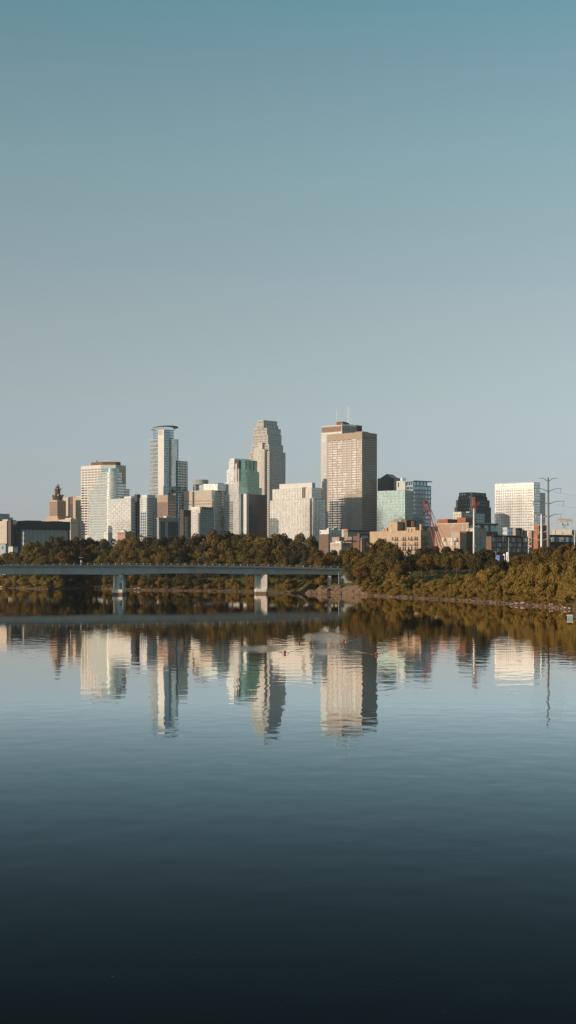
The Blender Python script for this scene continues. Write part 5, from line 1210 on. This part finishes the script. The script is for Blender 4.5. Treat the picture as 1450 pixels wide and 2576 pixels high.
for a in [(801,1436,17,38), (786,1466,12,20), (724,1462,20,34), (706,1468,12,24), (958,1466,16,34), (995,1432,22,60), (1022,1444,24,50), (985,1462,14,34), (1012,1466,14,40), (1045,1478,14,30), (1062,1455,26,40), (1090,1458,22,42), (1110,1452,24,50), (1142,1436,22,70), (1172,1440,24,60),
          (1200,1436,26,60), (1232,1418,32,62), (1215,1450,20,50), (1250,1440,24,50), (1264,1430,34,50), (1285,1432,34,54), (1305,1418,38,60), (1330,1410,40,64), (1358,1404,40,66), (1384,1402,36,60), (1412,1404,34,62), (1440,1400,32,64), (1468,1402,30,60),
          (1290,1455,20,50), (1320,1446,22,58), (1350,1440,22,60), (1380,1440,20,62), (1410,1440,18,60), (1438,1442,18,60), (1466,1440,18,60), (1182,1462,16,40), (1236,1462,16,44), (1262,1466,14,44), (930,1456,24,36), (905,1455,28,26)]:
    plant(a[0], a[1]+rt.uniform(-3, 3), a[2], a[3], 'shrub', 'upper shrubs' if a[2] > 30 else 'middle shrubs', bush=True)
x = 925
while x < 1470:
    plant(x, wl_y(x)-rt.uniform(17, 34), rt.uniform(7, 11), rt.uniform(20, 38), 'shrub', 'waterside fringe', bush=True, hmin=1.2); x += rt.uniform(11, 22)
cnt = {}
for o, row, x, k in ALLP: cnt.setdefault((row, mark(x), k), []).append((x, o))
for (row, mk, k), lst in cnt.items():
    lst.sort(key=lambda q: q[0]); n = len(lst)
    pos = [''] if n == 1 else ['left of two', 'right of two'] if n == 2 else ['leftmost of three', 'middle of three', 'rightmost of three'] if n == 3 else ['%s from the left' % w_ for w_ in ('first', 'second', 'third', 'fourth', 'fifth', 'sixth', 'seventh')][:n]
    for (xx, o), ps in zip(lst, pos):
        tag(o, f"{k} in the {row}, below {mk}" + (f", {ps}" if ps else ''), k, {'tree': 'trees on the far bank', 'shrub': 'shrubs along the water'}[k])

# ------------------------------------------------------------------ stones, grass, driftwood
ico_v = np.array([(0,0,-1),(.72,-.53,-.45),(-.28,-.85,-.45),(-.89,0,-.45),(-.28,.85,-.45),(.72,.53,-.45),(.28,-.85,.45),(-.72,-.53,.45),(-.72,.53,.45),(.28,.85,.45),(.89,0,.45),(0,0,1)])
ico_f = np.array([(0,1,2),(1,0,5),(0,2,3),(0,3,4),(0,4,5),(1,5,10),(2,1,6),(3,2,7),(4,3,8),(5,4,9),(1,10,6),(2,6,7),(3,7,8),(4,8,9),(5,9,10),(6,10,11),(7,6,11),(8,7,11),(9,8,11),(10,9,11)])
def stones(name, label, n, xr_, tr, sr, m, seed, cat='stones'):
    g = np.random.default_rng(seed); V = []; Fc = []
    for i in range(n):
        x = g.uniform(*xr_); t = tr[0]+(tr[1]-tr[0])*g.random()**1.3; xc = x; wob = 2.2*math.sin(xc*.061)+1.4*math.sin(xc*.173+2)+.8*math.sin(xc*.41)
        D = Dw(x)+t+wob*(1-t/40); z = ground_h(x, t); s_ = sr[0]+(sr[1]-sr[0])*g.random()**3
        v = ico_v*g.uniform(.7, 1.2, size=(12, 1))*np.array([s_*1.3, s_, s_*.7])
        a = g.uniform(0, 6.28); ca, sa = math.cos(a), math.sin(a); v = np.stack([v[:, 0]*ca-v[:, 1]*sa, v[:, 0]*sa+v[:, 1]*ca, v[:, 2]], 1)
        V.append(v+np.array([(x-725)/F*D, D, z+s_*.2])); Fc.append(ico_f+12*i)
    me = np_mesh(name, np.concatenate(V), np.concatenate(Fc), m, 3); o = bpy.data.objects.new(name, me); C.objects.link(o); tag(o, label, cat, kind='stuff')
mrock = pm('river_stone', (.22,.14,.10), (.12,.08,.06), .6, coord='Object'); mrip = pm('riprap_stone', (.24,.155,.10), (.17,.11,.07), .5)
stones('riprap', 'slope of broken tan stone below the bridge end', 3800, (758, 925), (0, 23), (.18, .5), mrip, 1)
stones('shore_stones', 'loose stones scattered along the waterline', 4200, (-20, 1480), (-.8, 5.0), (.10, .45), mrock, 2)
g = np.random.default_rng(5); n = 26000; V = np.zeros((n*3, 3))
xx = np.concatenate([g.uniform(600, 1240, n//2), g.uniform(-20, 1480, n-n//2)]); tt = np.concatenate([g.uniform(6, 85, n//2), g.uniform(5, 30, n-n//2)])
for i in range(n):
    D = Dw(xx[i])+tt[i]; X = (xx[i]-725)/F*D; z = ground_h(xx[i], tt[i]); 
    if xx[i] < 925 and xx[i] > 750 and tt[i] < 20: z -= 5
    hgt = g.uniform(.35, 1.1) if tt[i] < 30 else g.uniform(.2, .5); dx, dy = g.uniform(-.25, .25, 2)
    V[i*3] = (X-.10, D, z-.1); V[i*3+1] = (X+.12, D+dy*.3, z-.1); V[i*3+2] = (X+dx, D+dy, z+hgt)
me = np_mesh('tall_grass', V, np.arange(n*3).reshape(-1, 3), leafmat('grass_blades', (.17,.14,.045), (.17,.14,.045), (.10,.11,.03), .1), 3)
o = bpy.data.objects.new('tall_grass', me); C.objects.link(o); tag(o, 'dry and green tufts of tall grass on the bank', 'grass', kind='stuff')
mdw = pm('bleached_wood', (.66,.55,.44), (.52,.42,.33), 1.0)
def log(label, pts, rads, kids=()):
    bx_, by_ = pts[0]; D0 = Dw(bx_)+1.5; sc_ = D0/F
    o_ = W(bx_, by_, D0); o_.z = max(.12, CAM_Z+(HZ-by_)*sc_)
    def P(p): return Vector(((p[0]-bx_)*sc_, (p[0]-bx_)*.02, (by_-p[1])*sc_))
    rads = [r*.55 for r in rads]; q = MB(); q.path([P(p) for p in pts], rads, 7)
    for kp, kr in kids: q.path([P(p) for p in kp], [r*.6 for r in kr], 6)
    o = q.build('driftwood_log', mdw, None, True); o.location = o_; tag(o, label, 'driftwood', 'bleached logs washed up along the waterline')
log('long bleached log tapering left on the stony right shore', [(1327,1516), (1310,1516.6), (1295,1518.4), (1283,1520.4)], [.34, .3, .22, .1])
log('hooked pale branch arching over the stones on the right shore', [(1394,1523.5), (1388,1519.6), (1383,1519.4), (1381.5,1523)], [.2, .22, .18, .1])
log('forked white driftwood branch at the right edge of the shore', [(1438,1531), (1430,1530), (1418,1528.5), (1412,1522.5), (1407,1520)], [.34, .3, .26, .16, .07], [([(1418,1528.5), (1410,1531)], [.16, .06]), ([(1424,1529), (1428,1526)], [.1, .04])])
log('wide pale log pile at the left edge of the waterline', [(0,1476.5), (12,1475.5), (27,1477.5)], [.5, .42, .15], [([(5,1478), (30,1478.5)], [.3, .15])])
log('thin bleached log in the shade under the bridge, far left', [(56,1478), (78,1476.6), (98,1475.8), (122,1476.5)], [.2, .22, .18, .08])
log('long thin pale log lying just left of the numbered pier', [(237,1481), (255,1479.8), (281,1480.6)], [.26, .24, .12])
log('root-end stump lying on the bank just right of the numbered pier', [(337,1481), (346,1479), (358,1480.5)], [.3, .4, .15], [([(346,1479), (343,1474)], [.2, .05]), ([(348,1479), (353,1475)], [.2, .05])])
log('short bleached log on the bank midway between the two piers', [(448,1485.5), (462,1484.4), (472,1485.6)], [.2, .2, .1])
log('short pale log lying left of the middle pier', [(522,1486.8), (536,1485.6)], [.2, .1])
log('grey weathered log at the foot of the tan stone slope', [(985,1500.5), (1003,1499), (1020,1500)], [.2, .25, .1])

# ------------------------------------------------------------------ on the water
mbr = pm('buoy_red', (.34,.045,.035), (.26,.035,.03), 3, .45); mby = pm('float_cream', (.65,.52,.30), (.5,.4,.22), 3, .5)
BL = ['small red round buoy farthest left of the upper pair, pale reflections around it', 'dark red round buoy lowest on the left, with a cream float trailing right', 'red round buoy right of the bright ripple patch, cream float beside it', 'red round buoy nearest the camera, in the brown tower\'s dark reflection']
for i, (bx_, by_) in enumerate(BUOYS):
    X, Y = buoy_pos(bx_, by_); t = empty('buoy', (X, Y, 0), 0, BL[i], 'buoy', 'red buoys moored in mid river')
    q = MB(); n = 14; rr = .20 if i else .17
    for k in range(9):
        a = -math.pi/2+math.pi*k/8
        for j in range(n): q.v.append((rr*math.cos(a)*math.cos(2*math.pi*j/n)*(1 if a > -.2 else .85), rr*math.cos(a)*math.sin(2*math.pi*j/n), .20+rr*1.08*math.sin(a)))
    for k in range(8):
        for j in range(n): q.f.append((k*n+j, k*n+(j+1) % n, (k+1)*n+(j+1) % n, (k+1)*n+j))
    q.build('float_body', mbr, t, True); MB().tube((0, 0, .38), (0, 0, .45), .04, .03, 8).build('lifting_eye', M['black'], t)
    if i: MB().dome(.32 if i != 1 else .5, -.12, .0, .07, .07, .16, 8, 4).build('marker_float', mby, t, True)
D_ = CAM_Z*F/(1557-HZ); r = empty('floating_dock', ((1437-725)/F*D_, D_, 0), R(-8), 'small floating dock with a blue and white end, cut by the right edge', 'dock')
BX('deck', M['darkbr'], r, -.1, 12, 0, 4, .42, .62); BX('end_panel', pm('dock_blue', (.16,.27,.36), (.30,.34,.37), 1.2), r, -.75, .45, -.12, 3.8, .0, .72); BX('edge_trim', M['whitep'], r, -.85, .5, -.2, 3.9, .72, .86); BX('float', M['black'], r, .5, 11.8, .1, 3.9, -.3, .41); BX('fascia', M['brown'], r, .46, 12, -.1, -.02, .15, .6)
D_ = 400; q = MB(); q.tube((0, 0, -1), (0, 0, 3.4), .13, .11, 8); q.tube((0, 0, 3.4), (0, 0, 3.55), .16, .10, 8); o = q.build('mooring_post', M['brown']); o.location = ((1448.3-725)/F*D_, D_, 0); tag(o, 'thin brown mooring post standing in the water at the right edge', 'post')
# floating leaves and scum near the camera
g = random.Random(8); q = MB()
for i in range(60):
    y = g.uniform(1900, 2570); D = CAM_Z*F/(y-HZ); X = (g.uniform(0, 1450)-725)/F*D*1.05; s_ = g.uniform(.015, .04)*(1 if i % 9 else 1.6); a = g.uniform(0, 3.14)
    c0, s0 = math.cos(a)*s_, math.sin(a)*s_; b0 = len(q.v)
    q.v += [(X-c0, D-s0, .012), (X+s0*.5, D-c0*.5, .014), (X+c0, D+s0, .012), (X-s0*.5, D+c0*.5, .018)]; q.f.append((b0, b0+1, b0+2, b0+3))
o = q.build('floating_leaves', pm('dead_leaves', (.10,.09,.07), (.06,.05,.04), 6)); tag(o, 'tiny leaves and twigs drifting on the dark near water', 'leaves', kind='stuff')

# ------------------------------------------------------------------ the evening air
m, nt, b = newmat('haze'); nt.nodes.remove(b); out = [x for x in nt.nodes if x.type == 'OUTPUT_MATERIAL'][0]
pv = nt.nodes.new('ShaderNodeVolumePrincipled'); pv.inputs['Color'].default_value = (.80, .86, .92, 1); pv.inputs['Density'].default_value = HAZE; pv.inputs['Anisotropy'].default_value = .2
nt.links.new(pv.outputs[0], out.inputs['Volume'])
q = MB(); q.box(-3500, 3500, -400, 21000, -4.5, 420); o = q.build('haze', m); tag(o, kind='stuff'); o.display_type = 'WIRE'
